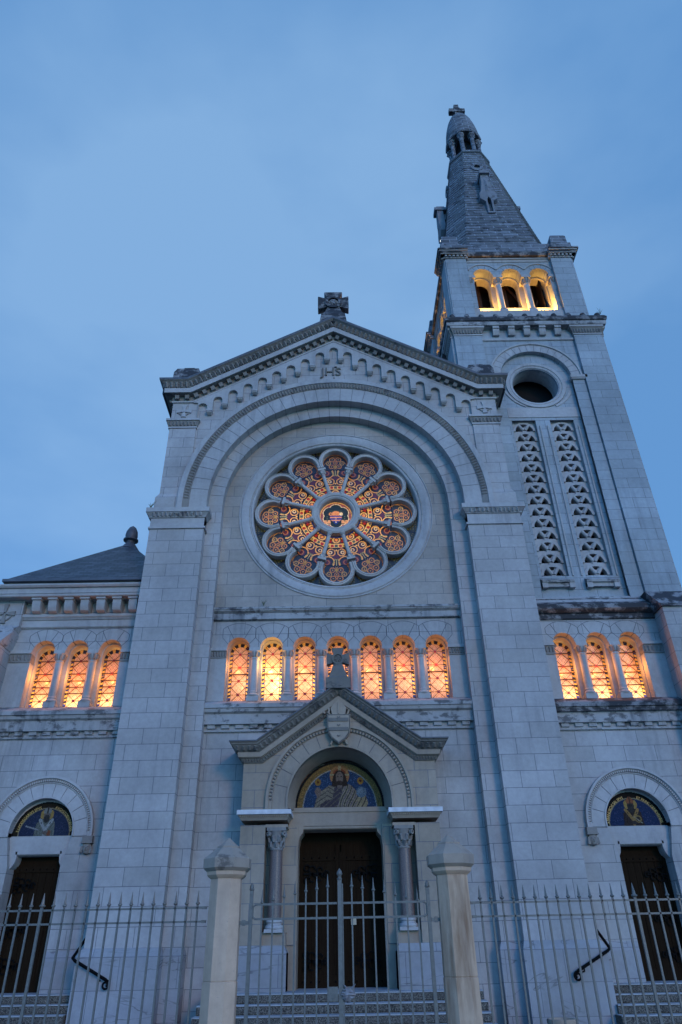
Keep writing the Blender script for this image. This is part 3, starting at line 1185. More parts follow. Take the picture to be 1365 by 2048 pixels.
for i, x in enumerate(WX):
    window(lat0, x, 1.02, 7.03, i == 0)
    hot = .85 if i != 1 else 2.7
    lamp(x + .19, 1.42, 7.62, 16 * hot, (1, .62, .38) if i != 1 else (1, .78, .42), .10, 'window_lamp')
    lamp(x - .08, .80, 8.05, 12 * (1 if i != 1 else 2.2), (1, .36, .08) if i != 1 else (1, .52, .14), .04, 'sill_lamp')
cxs = [(WX[i] + WX[i + 1]) / 2 for i in range(6)]
for i, x in enumerate(cxs):
    c = colproto if i == 0 else dup(colproto)
    c.location = (x, .70, 7.03)
for sg in (-1, 1):
    mb = MB()
    x0, x1 = sg * 2.995, sg * 3.44
    a, b = min(x0, x1), max(x0, x1)
    mb.box(a, b, .592, .83, 7.035, 8.2)
    mb.box(a - .01, b - .003, .575, .83, 7.032, 7.2)
    mb.box(a - .004, b + .004, .57, .84, 8.2, 8.23, 1)
    mb.box(a, b, .585, .84, 8.23, 8.40, 1)
    mb.box(a - .02, b + .0, .545, .84, 8.40, 8.485)
    for k in range(6):
        mb.pyr((a + (k + .5) * .445 / 6, .58, 8.31), (.03, 0, 0), (0, -.01, .07), (0, -1, 0), .03, 1)
    mb.build('window_jamb', [M_trim, M_carv], church)

# rose lamps
lamp(0, 2.5, RZ - .15, 62, (1, .74, .48), .25, 'rose_lamp')
lamp(-1.65, 1.95, RZ - .2, 38, (1, .74, .46), .2, 'rose_lamp')
lamp(1.65, 1.95, RZ - .2, 38, (1, .74, .46), .2, 'rose_lamp')

# ------------------------------------------------------------------ porch
PY = -.25
porch_mb = MB()
# upper wall with the arch cut out
pz = lambda x: 5.30 + max(0, 1.95 - abs(x)) * .70
porch_mb.plate([(-2.25, 4.25), (-1.62, 4.25)] + list(reversed(circ(0, 4.44, 1.62, 40, 0, 180, True))) + [(1.62, 4.25), (2.25, 4.25), (2.25, 5.32), (1.95, 5.34), (0, 6.68), (-1.95, 5.34), (-2.25, 5.32)], (), PY, .62, 0)
# side piers, niche backs and jambs
for sg in (-1, 1):
    def pb(a, b, *r, m=0):
        porch_mb.box(min(sg * a, sg * b), max(sg * a, sg * b), *r, m)
    pb(1.68, 2.24, PY, .62, 1.65, 3.95)
    pb(1.0, 1.68, .22, .62, 1.65, 3.95, m=0)
    pb(1.18, 1.68, PY, .3, 3.90, 3.96, m=1)
    pb(1.18, 1.68, -.12, .3, 1.0, 1.90, m=1)
    pb(.97, 1.2, .25, 1.15, .84, 4.0, m=1)
    pb(1.14, 2.14, PY - .06, .62, .84, 1.52, m=2)
    porch_mb.loft([[(sg * a, yy, z), (sg * b, yy, z), (sg * b, .62, z), (sg * a, .62, z)] for a, b, yy, z in ((1.14, 2.3, PY - .06, 1.52), (1.2, 2.24, PY + .0, 1.655))], 2)
    pb(1.14, 2.3, PY - .055, .62, .0, 1.52, m=2)
# plain band of the arch soffit and tympanum surround
porch_mb.arc(0, 4.44, [(1.2, -.02), (1.3, -.02), (1.3, .6), (1.05, .42), (1.05, .40)], 0, 180, 40, 1, leg=.1)
# lintel and door head
porch_mb.box(-1.2, 1.2, .34, 1.1, 3.98, 4.36, 1)
porch_mb.box(-1.2, 1.2, .315, .40, 4.285, 4.385, 1)
porch_mb.box(-1.2, 1.2, .6, 1.1, 4.36, 5.75, 1)
hm = MB()
porch_mb.loft([[(x, y, z) for y, z in ((.36, 3.92), (.34, 3.94), (.34, 3.99), (.8, 3.99), (.8, 3.9), (.45, 3.9))] for x in (-.86, .86)], 1)
for sg in (-1, 1):
    pr = [(sg * 1.0, 3.99), (sg * .84, 3.99), (sg * .86, 3.86), (sg * .94, 3.76), (sg * .96, 3.62), (sg * .985, 3.50), (sg * 1.0, 3.40)]
    porch_mb.plate(pr, (), .33, 1.0, 1)
# arch rings
porch_mb.vouss(0, 4.44, 1.2, 1.54, PY - .02, PY + .25, 13, 1, 3)
porch_mb.arc(0, 4.44, [(1.19, PY - .045), (1.235, PY - .05), (1.235, PY + .01), (1.19, PY + .01)], 0, 180, 40, 1, leg=.18)
for sg in (-1, 1):
    porch_mb.box(min(sg * 1.2, sg * 1.54), max(sg * 1.2, sg * 1.54), PY - .02, .2, 4.25, 4.44, 1)
porch_mb.arc(0, 4.44, [(1.54, PY - .02), (1.56, PY - .055), (1.62, PY - .055), (1.64, PY - .10), (1.70, PY - .10), (1.70, PY + .02), (1.54, PY + .02)], 0, 180, 48, 1, leg=.19)
# gable wedge above the wall carried back to the facade (lead roof)
M_pplinth = stone('porch_plinth_stone', (.29, .285, .28), row=.57, bw=1.3, dz=-1.5, vein=.9, stain=.2)
porch = porch_mb.build('porch', [M_porch, M_porchc, M_pplinth, M_joint], church)
mb = MB()
for i in range(66):
    a = radians(180 * (i + .5) / 66)
    c, s_ = cos(a), sin(a)
    mb.pyr((1.592 * c, PY - .055, 4.44 + 1.592 * s_), (-.025 * s_, 0, .025 * c), (.032 * c, 0, .032 * s_), (0, -1, 0), .03)
mb.build('bead_band', [M_frieze], porch)

pprof = [(0, -.05), (0, .03), (.03, .05), (.09, .085), (.10, .12), (.115, .15), (.215, .17), (.22, .15), (.25, .18), (.30, .24), (.36, .29), (.37, .31), (.40, .32), (.43, .36), (.455, .36), (.47, -.9)]
pmid = [1, 1, 1, 0, 0, 0] + [1] * 7 + [2, 2]
mb, along = gable_cornice(church, 'porch_cornice', 2.22, 5.29, 1.80, math.atan(.70), pprof, .6, None, pmid, y0=PY)
pc = mb.build('porch_gable', [M_porchc, M_frieze, M_slate_lead], porch)
mb = MB()
def leaf2(p, t, u, L):
    n = t.cross(u)
    if n.y > 0 and abs(n.y) > .5: n = -n
    if abs(n.x) > .5 and n.x * p.x < 0: n = -n
    mb.pyr(p, t * L * .38, u * .05 + n * .045, (n - u * .5), .03)
along(.30, .235, .13, leaf2)
mb.build('frieze_carving', [M_frieze], porch)
mb = MB()
def dent2(p, t, u, L):
    n = t.cross(u)
    if n.y > 0 and abs(n.y) > .5: n = -n
    if abs(n.x) > .5 and n.x * p.x < 0: n = -n
    mb.pyr(p, t * L * .33, u * .03 + n * .02, (n - u * .6), .03)
along(.06, .06, .07, dent2)
mb.build('bead_moulding', [M_frieze], porch)

# impost slabs with painted white tops
M_slab = simple('whitewashed_slab', (.52, .52, .52), .8, 0, 5, .2)
for sg in (-1, 1):
    mb = MB()
    a, b = min(sg * 1.12, sg * 2.3), max(sg * 1.12, sg * 2.3)
    mb.box(a - .02, b + .02, PY - .17, .62, 4.155, 4.25, 1)
    mb.loft([[(a + d, PY - o, z), (b - d, PY - o, z), (b - d, .5, z), (a + d, .5, z)] for d, o, z in ((.07, .06, 4.04), (.06, .07, 4.06), (.045, .09, 4.09), (.01, .14, 4.15))], 0)
    for i in range(26):
        mb.pyr((a + .06 + i * 1.06 / 25, PY - .12, 4.13), (.014, 0, 0), (0, -.01, .02), (0, -.8, -.5), .015, 0)
    mb.build('impost_slab', [M_porchc, M_slab], porch)
    # granite column
    c = MB()
    cx, cy = sg * 1.43, -.06
    c.box(cx - .2, cx + .2, cy - .17, cy + .17, 1.88, 1.945, 1)
    c.lathe(cx, cy, [(.19, 1.945), (.20, 1.97), (.19, 2.01), (.16, 2.02), (.155, 2.05), (.175, 2.07), (.175, 2.10), (.155, 2.12)], 24, 1)
    c.lathe(cx, cy, [(.147, 2.12), (.147, 2.6), (.138, 3.44)], 28, 0)
    c.lathe(cx, cy, [(.145, 3.44), (.155, 3.46), (.145, 3.48), (.135, 3.5), (.14, 3.62), (.165, 3.75), (.20, 3.83)], 24, 2)
    c.box(cx - .215, cx + .215, cy - .19, cy + .2, 3.83, 3.90, 2)
    for row, (zz, rr, h_, nn) in enumerate(((3.55, .15, .07, 8), (3.66, .165, .075, 8))):
        for i in range(nn):
            an = 2 * pi * (i + row * .5) / nn
            c.pyr((cx + rr * cos(an), cy + rr * sin(an), zz), (-.045 * sin(an), .045 * cos(an), 0), (.03 * cos(an), .03 * sin(an), h_), (cos(an), sin(an), 0), .05, 2)
    for dx in (-1, 1):
        for dy in (-1, 1):
            c.M = Matrix.Translation((cx + dx * .17, cy + dy * .15, 3.77)) @ Matrix.Rotation(radians(45 * dx * -dy), 4, 'Z')
            c.arc(0, 0, [(.02, -.03), (.055, -.03), (.055, .03), (.02, .03)], 0, 360, 10, 2, ring=True)
            c.M = None
    c.build('granite_column', [M_granite, M_trim, M_carv], porch)

# coat of arms over the arch
mb = MB()
sx = [(-.285, 6.36), (.285, 6.36), (.285, 6.05), (.25, 5.9), (.17, 5.78), (0, 5.66), (-.17, 5.78), (-.25, 5.9), (-.285, 6.05)]
mb.plate(sx, (), PY - .19, PY - .0)
ins = [(x * .87, 6.03 + (z - 6.03) * .9) for x, z in sx]
mb.plate(ins, (), PY - .215, PY - .18)
for z in (6.22, 6.0):
    mb.box(-.235, .235, PY - .235, PY - .2, z - .04, z + .04, 1)
for z in (6.30, 6.11, 5.86):
    mb.arc(0, z, [(.015, PY - .232), (.04, PY - .232), (.04, PY - .2), (.015, PY - .2)], 180, 360, 10, 1)
for i in range(len(sx)):
    p0, p1 = sx[i], sx[(i + 1) % len(sx)]
    mb.tube([(p0[0] * .93, PY - .2, 6.03 + (p0[1] - 6.03) * .95), (p1[0] * .93, PY - .2, 6.03 + (p1[1] - 6.03) * .95)], .012, 6, 1)
# mitre, crozier and cross staff
mb.plate([(-.16, 6.36), (.16, 6.36), (.19, 6.52), (.10, 6.64), (0, 6.72), (-.10, 6.64), (-.19, 6.52)], (), PY - .17, PY)
mb.box(-.02, .02, PY - .19, PY - .1, 6.38, 6.66)
mb.arc(-.30, 6.47, [(.05, PY - .15), (.095, PY - .15), (.095, PY - .04), (.05, PY - .04)], -60, 250, 18)
mb.tube([(-.21, PY - .1, 6.36), (-.25, PY - .1, 6.44)], .03, 8)
mb.tube([(.2, PY - .1, 6.36), (.34, PY - .1, 6.66)], .025, 8)
for q in (.45, .75):
    px, pz_ = .2 + .14 * q, 6.36 + .3 * q
    mb.tube([(px - .09, PY - .1, pz_ + .045), (px + .09, PY - .1, pz_ - .045)], .025, 8)
for sgn in (-1, 1):
    mb.tube([(sgn * .12, PY - .1, 5.82), (sgn * .2, PY - .1, 5.66)], .03, 8)
mb.build('coat_of_arms', [M_porchc, M_frieze], porch)

# porch cross on the apex
mb = MB()
mb.loft([[(-a, y0, z), (a, y0, z), (a, y1, z), (-a, y1, z)] for a, y0, y1, z in ((.30, -.62, -.15, 6.95), (.30, -.60, -.15, 7.22), (.26, -.56, -.18, 7.24), (.22, -.52, -.2, 7.28), (.11, -.46, -.24, 7.62))])
flared_cross(mb, 0, -.36, 7.76, .285, .07, .155, .15)
mb.build('porch_cross', [M_frieze], porch)


# ---- mosaics
def base_field(U, V, R, band, blue, gold, line=(.35, .33, .28)):
    r = np.hypot(U, V)
    C = np.zeros(U.shape + (3,))
    C[:] = blue
    put(C, r > R - band, gold)
    put(C, np.abs(r - (R - band)) < .013, line)
    put(C, r > R - .03, (.012, .012, .012))
    return C, r


def poly(U, V, P):
    ins = np.zeros(U.shape, bool)
    n = len(P)
    for i in range(n):
        (x1, y1), (x2, y2) = P[i], P[(i + 1) % n]
        c = ((y1 > V) != (y2 > V)) & (U < (x2 - x1) * (V - y1) / ((y2 - y1) + 1e-12) + x1)
        ins ^= c
    return ins


def saviour(U, V):
    C, r = base_field(U, V, 1.04, .17, (.03, .062, .125), (.24, .15, .05))
    n = rng.random(U.shape)
    blue = r < .86
    put(C, blue & (n > .93), (.10, .17, .30))
    put(C, (r > .88) & (r < 1.0) & (n > .86), (.42, .22, .07))
    put(C, (r > .88) & (r < 1.0) & (n < .12), (.12, .09, .05))
    hd = np.hypot(U, V - .72)
    put(C, hd < .235, (.30, .09, .04))
    put(C, (np.abs(hd - .20) < .03), (.38, .2, .08))
    put(C, (hd < .235) & ((np.abs(U) < .03) | (np.abs(V - .74) < .025)), (.42, .34, .18))
    for x, z in ((-.52, .58), (.50, .60)):
        put(C, np.hypot(U - x, (V - z) * .9) < .075, (.33, .18, .04))
        put(C, np.hypot(U - x, V - z) < .03, (.12, .04, .02))
    robe = poly(U, V, [(-.27, .50), (.28, .50), (.42, .36), (.58, .26), (.66, .0), (-.62, 0), (-.56, .22), (-.42, .40)])
    put(C, robe, (.075, .06, .07))
    put(C, robe & (np.abs(((V + np.abs(U) * .8) * 9) % 1 - .5) > .36), (.14, .115, .09))
    mant = poly(U, V, [(-.25, .5), (-.12, .46), (-.18, .2), (-.40, .12), (-.5, 0), (-.60, .0), (-.55, .25), (-.4, .42)])
    put(C, mant, (.25, .205, .145))
    mant2 = poly(U, V, [(.10, .56), (.28, .50), (.40, .36), (.44, .05), (.40, 0), (-.08, 0), (.05, .3)])
    put(C, mant2, (.28, .23, .155))
    sl = poly(U, V, [(.36, .2), (.62, .28), (.67, .1), (.64, 0), (.38, 0)])
    put(C, sl, (.32, .26, .15))
    fold = np.abs(((U * 9.5 - V * 3.4 + .22 * np.sin(V * 9 + U * 5)) % 1) - .5)
    fold2 = np.abs(((V * 10 + np.abs(U + .30) * 8 + .2 * np.sin(U * 14)) % 1) - .5)
    put(C, mant & (fold2 > .40), (.06, .05, .05))
    put(C, (mant2 | sl) & (fold > .38), (.06, .05, .045))
    put(C, mant2 & (fold < .07), (.10, .07, .14))
    put(C, np.hypot(U - .52, V - .34) < .12, (.13, .19, .23))
    put(C, np.hypot(U - .50, V - .37) < .06, (.19, .25, .28))
    put(C, poly(U, V, [(-.56, .46), (-.50, .46), (-.44, .40), (-.46, .28), (-.52, .2), (-.60, .36)]), (.22, .155, .12))
    put(C, np.hypot(U / .8, V - .66) < .19, (.045, .03, .022))
    put(C, poly(U, V, [(-.17, .66), (.17, .66), (.19, .5), (.1, .47), (-.1, .47), (-.19, .5)]), (.045, .03, .022))
    put(C, np.hypot(U / .68, V - .68) < .135, (.21, .15, .115))
    put(C, (np.hypot(U / .8, V - .575) < .085) & (V < .60), (.05, .034, .026))
    put(C, poly(U, V, [(-.06, .50), (.06, .50), (.05, .44), (-.05, .44)]), (.2, .15, .12))
    for s_ in (-1, 1):
        put(C, np.hypot((U - s_ * .037) / 1.5, V - .70) < .013, (.02, .015, .012))
    put(C, (np.abs(V - .60) < .008) & (np.abs(U) < .03), (.1, .05, .04))
    put(C, (np.abs(U) < .01) & (V > .63) & (V < .70), (.27, .19, .14))
    return C * (.36 + .42 * rng.random(U.shape))[..., None]


def bishop(dark):
    def f(U, V):
        C, r = base_field(U, V, .765, .14, (.03, .042, .08) if not dark else (.02, .04, .10), (.014, .012, .01) if dark else (.03, .024, .014), (.28, .24, .14))
        n = rng.random(U.shape)
        put(C, (r < .57) & (n > .95), (.09, .1, .16))
        hx = -.02 if dark else .0
        for s_ in (-1, 1):
            put(C, np.hypot((U - hx - s_ * .10) / .62, V - .48) < .10, (.40, .26, .08))
        skin = (.055, .045, .04) if dark else (.16, .13, .11)
        cloth = (.05, .035, .03) if dark else (.17, .18, .15)
        body = poly(U, V, [(hx - .12, .38), (hx + .12, .38), (hx + .22, .30), (hx + .25, 0), (hx - .25, 0), (hx - .22, .28)])
        put(C, body, cloth)
        fold = np.abs(((U * 14 + np.sin(V * 15) * .5) % 1) - .5)
        put(C, body & (fold > .42), tuple(c * .45 for c in cloth))
        for s_ in (-1, 1):
            put(C, seg(U, V, hx + s_ * .15, .36, hx, .13) < .035, (.35, .36, .34) if not dark else (.34, .20, .07))
            put(C, (seg(U, V, hx + s_ * .10, .27, hx + s_ * .12, .31) < .01), (.03, .03, .03))
        put(C, (np.abs(U - hx) < .03) & (V < .14), (.33, .32, .30) if not dark else (.38, .24, .09))
        put(C, np.hypot(U - hx - .02, (V - .07) * 1.4) < .06, skin)
        put(C, np.hypot((U - hx) / .8, V - .45) < .105, skin)
        put(C, (np.hypot((U - hx) / .9, V - .38) < .085), (.05, .045, .04))
        hat = poly(U, V, [(hx - .085, .50), (hx + .085, .50), (hx + .10, .58), (hx, .67), (hx - .10, .58)])
        put(C, hat, (.26, .26, .23) if not dark else (.30, .11, .05))
        put(C, hat & (np.abs(U - hx) < .014), (.06, .05, .04))
        for s_ in (-1, 1):
            put(C, np.hypot((U - hx - s_ * .03) / 1.5, V - .46) < .010, (.01, .01, .01))
        if not dark:
            put(C, seg(U, V, -.46, .22, -.16, .14) < .016, (.30, .30, .30))
            put(C, poly(U, V, [(.07, 0), (.16, 0), (.15, .12), (.08, .12)]), (.22, .08, .04))
        else:
            put(C, seg(U, V, hx + .02, .2, hx + .2, .06) < .012, (.35, .3, .2))
            put(C, np.abs(np.hypot(U - hx - .12, V - .15) - .07) < .013, (.3, .2, .07))
        return C * (.40 + .35 * rng.random(U.shape))[..., None]
    return f


def arc_text(body, cx, cz, y, rad, a0, a1, size, mat, parent, name='inscription'):
    g = letters(body, size)
    tot = sum(q[2] for q in g)
    mb = MB()
    pos = 0
    for vs, fs, adv in g:
        mid_ = (pos + adv / 2) / tot
        a = radians(a0 + (a1 - a0) * mid_)
        ct, st_ = cos(a), sin(a)
        tx, tz = st_, -ct            # clockwise tangent
        if vs:
            mb.add([(cx + rad * ct + (v[0] - adv / 2) * tx + v[1] * ct, y, cz + rad * st_ + (v[0] - adv / 2) * tz + v[1] * st_) for v in vs], fs)
        pos += adv
    return mb.build(name, [mat], parent)


M_gold = simple('gold_tesserae', (.62, .40, .11), .4, 0, 40, .3)
painted('mosaic', saviour, lambda U, V: (np.hypot(U, V) < 1.06) & (V > 0), -1.06, 1.06, 0, 1.06, .0135, .395, M_mosaic, porch, 0, 4.385)

# ---- doors
def door_leaf(mb, x0, x1, z0, z1, y, n):
    w = (x1 - x0) / n
    for i in range(n):
        mb.box(x0 + i * w + .006, x0 + (i + 1) * w - .006, y, y + .05, z0, z1 - .32)
    mb.box(x0, x1, y + .012, y + .06, z0, z1)
    mb.box(x0, x1, y - .03, y + .02, z1 - .34, z1 - .22)
    mb.box(x0, x1, y - .03, y + .02, z0, z0 + .22)
    for xx in (x0 + .05, x1 - .05):
        mb.box(xx - .05, xx + .05, y - .025, y + .02, z0, z1)


def scroll(mb, x, z, y, s, d):
    """wrought iron strap hinge with curls"""
    mb.box(min(x, x + d * .42 * s), max(x, x + d * .42 * s), y - .02, y, z - .02, z + .02, 1)
    for k, (ox, oz, rr) in enumerate(((.16, .07, .06), (.16, -.07, .06), (.30, .06, .05), (.30, -.06, .05), (.42, .0, .05), (.06, .1, .05), (.06, -.1, .05))):
        mb.arc(x + d * ox * s, z + oz * s, [(rr * s - .012, y - .02), (rr * s + .012, y - .02), (rr * s + .012, y), (rr * s - .012, y)], 0, 300, 14, 1)


mb = MB()
for sg in (-1, 1):
    door_leaf(mb, min(sg * .02, sg * 1.0), max(sg * .02, sg * 1.0), .86, 3.66, .98, 6)
    for z in (1.35, 3.05):
        scroll(mb, sg * .86, z, .945, 1.25, -sg)
    for i in range(5):
        for z in (3.38, .97):
            mb.lathe(0, 0, [(.02, 0), (.0, .02)], 6) if False else None
            x = sg * (.14 + i * .18)
            mb.pyr((x, .945, z), (.018, 0, 0), (0, 0, .018), (0, -1, 0), .02, 1)
mb.box(-1.0, 1.0, 1.0, 1.06, 3.66, 4.0)
mb.box(-1.05, 1.05, 1.045, 1.09, .86, 3.7)
mb.box(-.03, .03, .93, .99, .9, 3.5)
mb.build('door', [M_wood, M_iron], porch)

# ------------------------------------------------------------------ aisles (left and right of the nave)
def aisle(sg):
    c = sg * 7.2
    wx = [c - .92, c, c + .92]
    mb = MB()
    x0, x1 = min(sg * 5.3, sg * 9.05), max(sg * 5.3, sg * 9.05)
    # front skin with scalloped window band and the arched doorway
    lo, hi = c - .92 - .305, c + .92 + .305
    tp = []
    for x in reversed(wx):
        tp += circ(x, 8.62, .305, 14, 0, 180, True)
    scal = [(lo, 7.05), (hi, 7.05), (hi, 8.62)] + tp + [(lo, 8.62)]
    dr = [(c - .62, .3), (c + .62, .3), (c + .62, 3.3), (c + .77, 3.95)] + circ(c, 4.04, .77, 28, 0, 180, True) + [(c - .77, 3.95), (c - .62, 3.3)]
    ztop = 9.75 if sg < 0 else 9.6
    mb.plate([(x0, 1.6), (x1, 1.6), (x1, ztop), (x0, ztop)], [scal, [(p[0], max(1.6001, p[1])) for p in dr]] if False else [scal], .95, 1.2, 0) if False else None
    mb.plate([(x0, 0), (x1, 0), (x1, 6.2), (x0, 6.2)], [dr], .95, 1.5, 0)
    mb.plate([(x0, 6.2), (x1, 6.2), (x1, ztop), (x0, ztop)], [scal], .95, 1.2, 0)
    mb.plate([(x0, 6.2), (x1, 6.2), (x1, ztop), (x0, ztop)], [arch_loop(x, .275, 7.05, 8.60) for x in wx], 1.2, 1.46, 1)
    vlines(mb, wx, 8.62, .95, .305, .64, 2, .46)
    # plinth beside the door
    for a, b in ((5.4, c * sg - .64), (c * sg + .64, 9.0)):
        A, B = min(sg * a, sg * b), max(sg * a, sg * b)
        mb.box(A, B, .88, 1.3, 0, 1.44, 3)
        mb.loft([[(A, yy, z), (B, yy, z), (B, 1.3, z), (A, 1.3, z)] for yy, z in ((.88, 1.44), (.94, 1.62))], 3)
    w = mb.build('aisle_wall', [M_ash2, M_trim, M_joint, M_plinth], church)
    mb = MB()
    light_box(mb, c - 1.5, c + 1.5, 1.46, 2.9, 6.7, 9.3)
    mb.build('light_stop_box', [M_cavity], w)
    # windows, columns, lamps
    for i, x in enumerate(wx):
        window(lat1, x, 1.38, 7.05, sg < 0 and i == 0)
        lamp(x + .04, 1.74, 7.22, 26, (1, .62, .32), .1, 'window_lamp')
        lamp(x - .02, 1.13, 7.95, 18, (1, .36, .075), .04, 'sill_lamp')
    for x in (c - .46, c + .46):
        q = dup(colproto)
        q.location = (x, 1.05, 7.05)
        q.scale = (1, 1, 1.09)
    mb = MB()
    for a, b in ((x0 + .02, lo + .006), (hi - .006, x1 - .02)):
        mb = MB()
        mb.box(a, b, .942, 1.19, 7.054, 8.3)
        mb.box(a + .012, b - .012, .925, 1.19, 7.06, 7.22)
        mb.box(a, b, .915, 1.2, 8.29, 8.33, 1)
        mb.box(a, b, .935, 1.2, 8.33, 8.54, 1)
        mb.box(a, b, .89, 1.2, 8.54, 8.63)
        n = int((b - a) / .09)
        for k in range(n):
            mb.pyr((a + (k + .5) * (b - a) / n, .93, 8.43), (.03, 0, 0), (0, -.01, .08), (0, -1, 0), .035, 1)
        mb.build('window_jamb', [M_trim, M_carv], w)
    # sill course with small blocks
    mb = MB()
    xo0, xo1 = (x0, x1) if sg > 0 else (x0 - 1.2, x1)
    if sg > 0: xo1 = x1 + 1.2
    hmould(mb, xo0, xo1, [(.90, 6.24), (.90, 6.27), (.925, 6.28), (.925, 6.40), (.82, 6.41), (.81, 6.66), (.74, 6.70), (.72, 6.78), (.68, 6.79), (.68, 6.89), (.71, 6.92), (.93, 7.05)], 1.0)
    n = int((xo1 - xo0) / .36)
    for i in range(n):
        x = xo0 + .2 + i * .36
        mb.hexa([(x - .1, .875, 6.32), (x + .1, .875, 6.32), (x + .1, .93, 6.30), (x - .1, .93, 6.30)], [(x - .1, .865, 6.405), (x + .1, .865, 6.405), (x + .1, .93, 6.405), (x - .1, .93, 6.405)])
    mb.build('sill_course', [M_half], w)
    if sg > 0:
        mb = MB()
        hmould(mb, xo0, xo1, [(.735, 6.67), (.713, 6.775), (.672, 6.78), (.672, 6.895), (.70, 6.93), (.92, 7.056)], 1.0)
        mb.build('weathered_ledge', [M_dark], w)
    # upper string course
    mb = MB()
    hmould(mb, x0, x1, [(.92, 9.28), (.89, 9.31), (.89, 9.50), (.86, 9.51), (.83, 9.56), (.80, 9.58), (.80, 9.66), (.9, 9.72)] if sg < 0 else [(.92, 9.30), (.89, 9.33), (.89, 9.46), (.82, 9.48), (.74, 9.54), (.72, 9.56), (.72, 9.68), (1.1, 9.98)], 1.0)
    mb.build('string_course', [M_trim if sg < 0 else M_dark], w)
    # doorway: arch, hood mould with carved heads, tympanum mosaic, lintel, door
    mb = MB()
    mb.vouss(c, 4.04, .77, 1.13, .93, 1.2, 11, 0, 1)
    mb.arc(c, 4.04, [(.765, .915), (.80, .91), (.80, .96), (.765, .96)], 0, 180, 32, 0, leg=.09)
    for s2 in (-1, 1):
        mb.box(min(c + s2 * .77, c + s2 * 1.13), max(c + s2 * .77, c + s2 * 1.13), .93, 1.2, 3.95, 4.04)
    mb.arc(c, 4.04, [(1.10, .925), (1.12, .905), (1.14, .925)], 0, 180, 40, 0)
    mb.arc(c, 4.04, [(1.13, .93), (1.15, .885), (1.20, .885), (1.22, .84), (1.27, .84), (1.27, .96), (1.13, .96)], 0, 180, 48, 0, leg=.12)
    mb.box(c - .80, c + .80, 1.1, 1.5, 3.62, 3.96)
    mb.box(c - .80, c + .80, 1.16, 1.5, 3.95, 4.85)
    mb.loft([[(x, y, z) for y, z in ((1.11, 3.56), (1.08, 3.58), (1.08, 3.64), (1.4, 3.64), (1.4, 3.55), (1.2, 3.54))] for x in (c - .55, c + .55)])
    for s2 in (-1, 1):
        pr = [(c + s2 * .72, 3.66), (c + s2 * .51, 3.66), (c + s2 * .51, 3.50), (c + s2 * .53, 3.40), (c + s2 * .58, 3.31), (c + s2 * .65, 3.25), (c + s2 * .72, 3.22)]
        mb.plate(pr, (), 1.08, 1.45, 0)
    dw = mb.build('side_doorway', [M_trim, M_joint], church)
    mb = MB()
    for i in range(70):
        a = radians(180 * (i + .5) / 70)
        ca, sa = cos(a), sin(a)
        mb.pyr((c + 1.175 * ca, .888, 4.04 + 1.175 * sa), (-.018 * sa, 0, .018 * ca), (.028 * ca, 0, .028 * sa), (0, -1, 0), .022)
    mb.build('bead_band', [M_carv], dw)
    for s2 in (-1, 1):
        hx = c + s2 * 1.19
        mb = MB()
        mb.box(hx - .12, hx + .12, .82, .97, 3.79, 3.93)
        mb.box(hx - .135, hx + .135, .80, .97, 3.77, 3.80)
        # little carved head: tapered face with hair, brow, nose and chin
        mb.loft([[(hx - a, .96, z), (hx - a * .9, yy + .03, z), (hx - a * .4, yy, z), (hx + a * .4, yy, z), (hx + a * .9, yy + .03, z), (hx + a, .96, z)] for a, yy, z in ((.02, .90, 3.53), (.07, .85, 3.56), (.09, .83, 3.62), (.10, .825, 3.68), (.105, .83, 3.74), (.09, .85, 3.77))])
        mb.pyr((hx, .825, 3.65), (.016, 0, 0), (0, 0, .035), (0, -1, -.3), .03)
        for s3 in (-1, 1):
            mb.pyr((hx + s3 * .04, .826, 3.70), (.025, 0, 0), (0, 0, .01), (0, -1, 0), .015)
            mb.pyr((hx + s3 * .10, .86, 3.64), (.025, 0, 0), (0, 0, .08), (s3, -.5, 0), .04)
        mb.pyr((hx, .835, 3.595), (.03, 0, 0), (0, 0, .012), (0, -1, 0), .012)
        mb.build('carved_head', [M_carv], dw)
    painted('mosaic', bishop(sg > 0), lambda U, V: (np.hypot(U, V) < .77) & (V > 0), -.77, .77, 0, .77, .0125, 1.153, M_mosaic, dw, c, 3.985)
    if sg < 0:
        arc_text('S LEODEGARIVS EPVS', c, 3.985, 1.149, .635, 172, 105, .085, M_gold, dw)
        arc_text('AVGVSTODVNENSIS', c, 3.985, 1.149, .635, 75, 8, .085, M_gold, dw)
    else:
        arc_text('S FRANCISCVS SAL EPVS', c, 3.985, 1.149, .635, 175, 105, .085, M_gold, dw)
        arc_text('ET PRINC GENEVENSIS', c, 3.985, 1.149, .635, 75, 5, .085, M_gold, dw)
    mb = MB()
    door_leaf(mb, c - .66, c + .66, .86, 3.56, 1.40, 8)
    for z in (1.35, 2.05, 2.95):
        scroll(mb, c + sg * .56, z, 1.37, 1.1, -sg)
    for i in range(7):
        mb.pyr((c - .48 + i * .16, 1.365, 3.28), (.016, 0, 0), (0, 0, .016), (0, -1, 0), .02, 1)
    mb.build('side_door', [M_wood, M_iron], dw)
    return w


aw_l = aisle(-1)
aw_r = aisle(1)

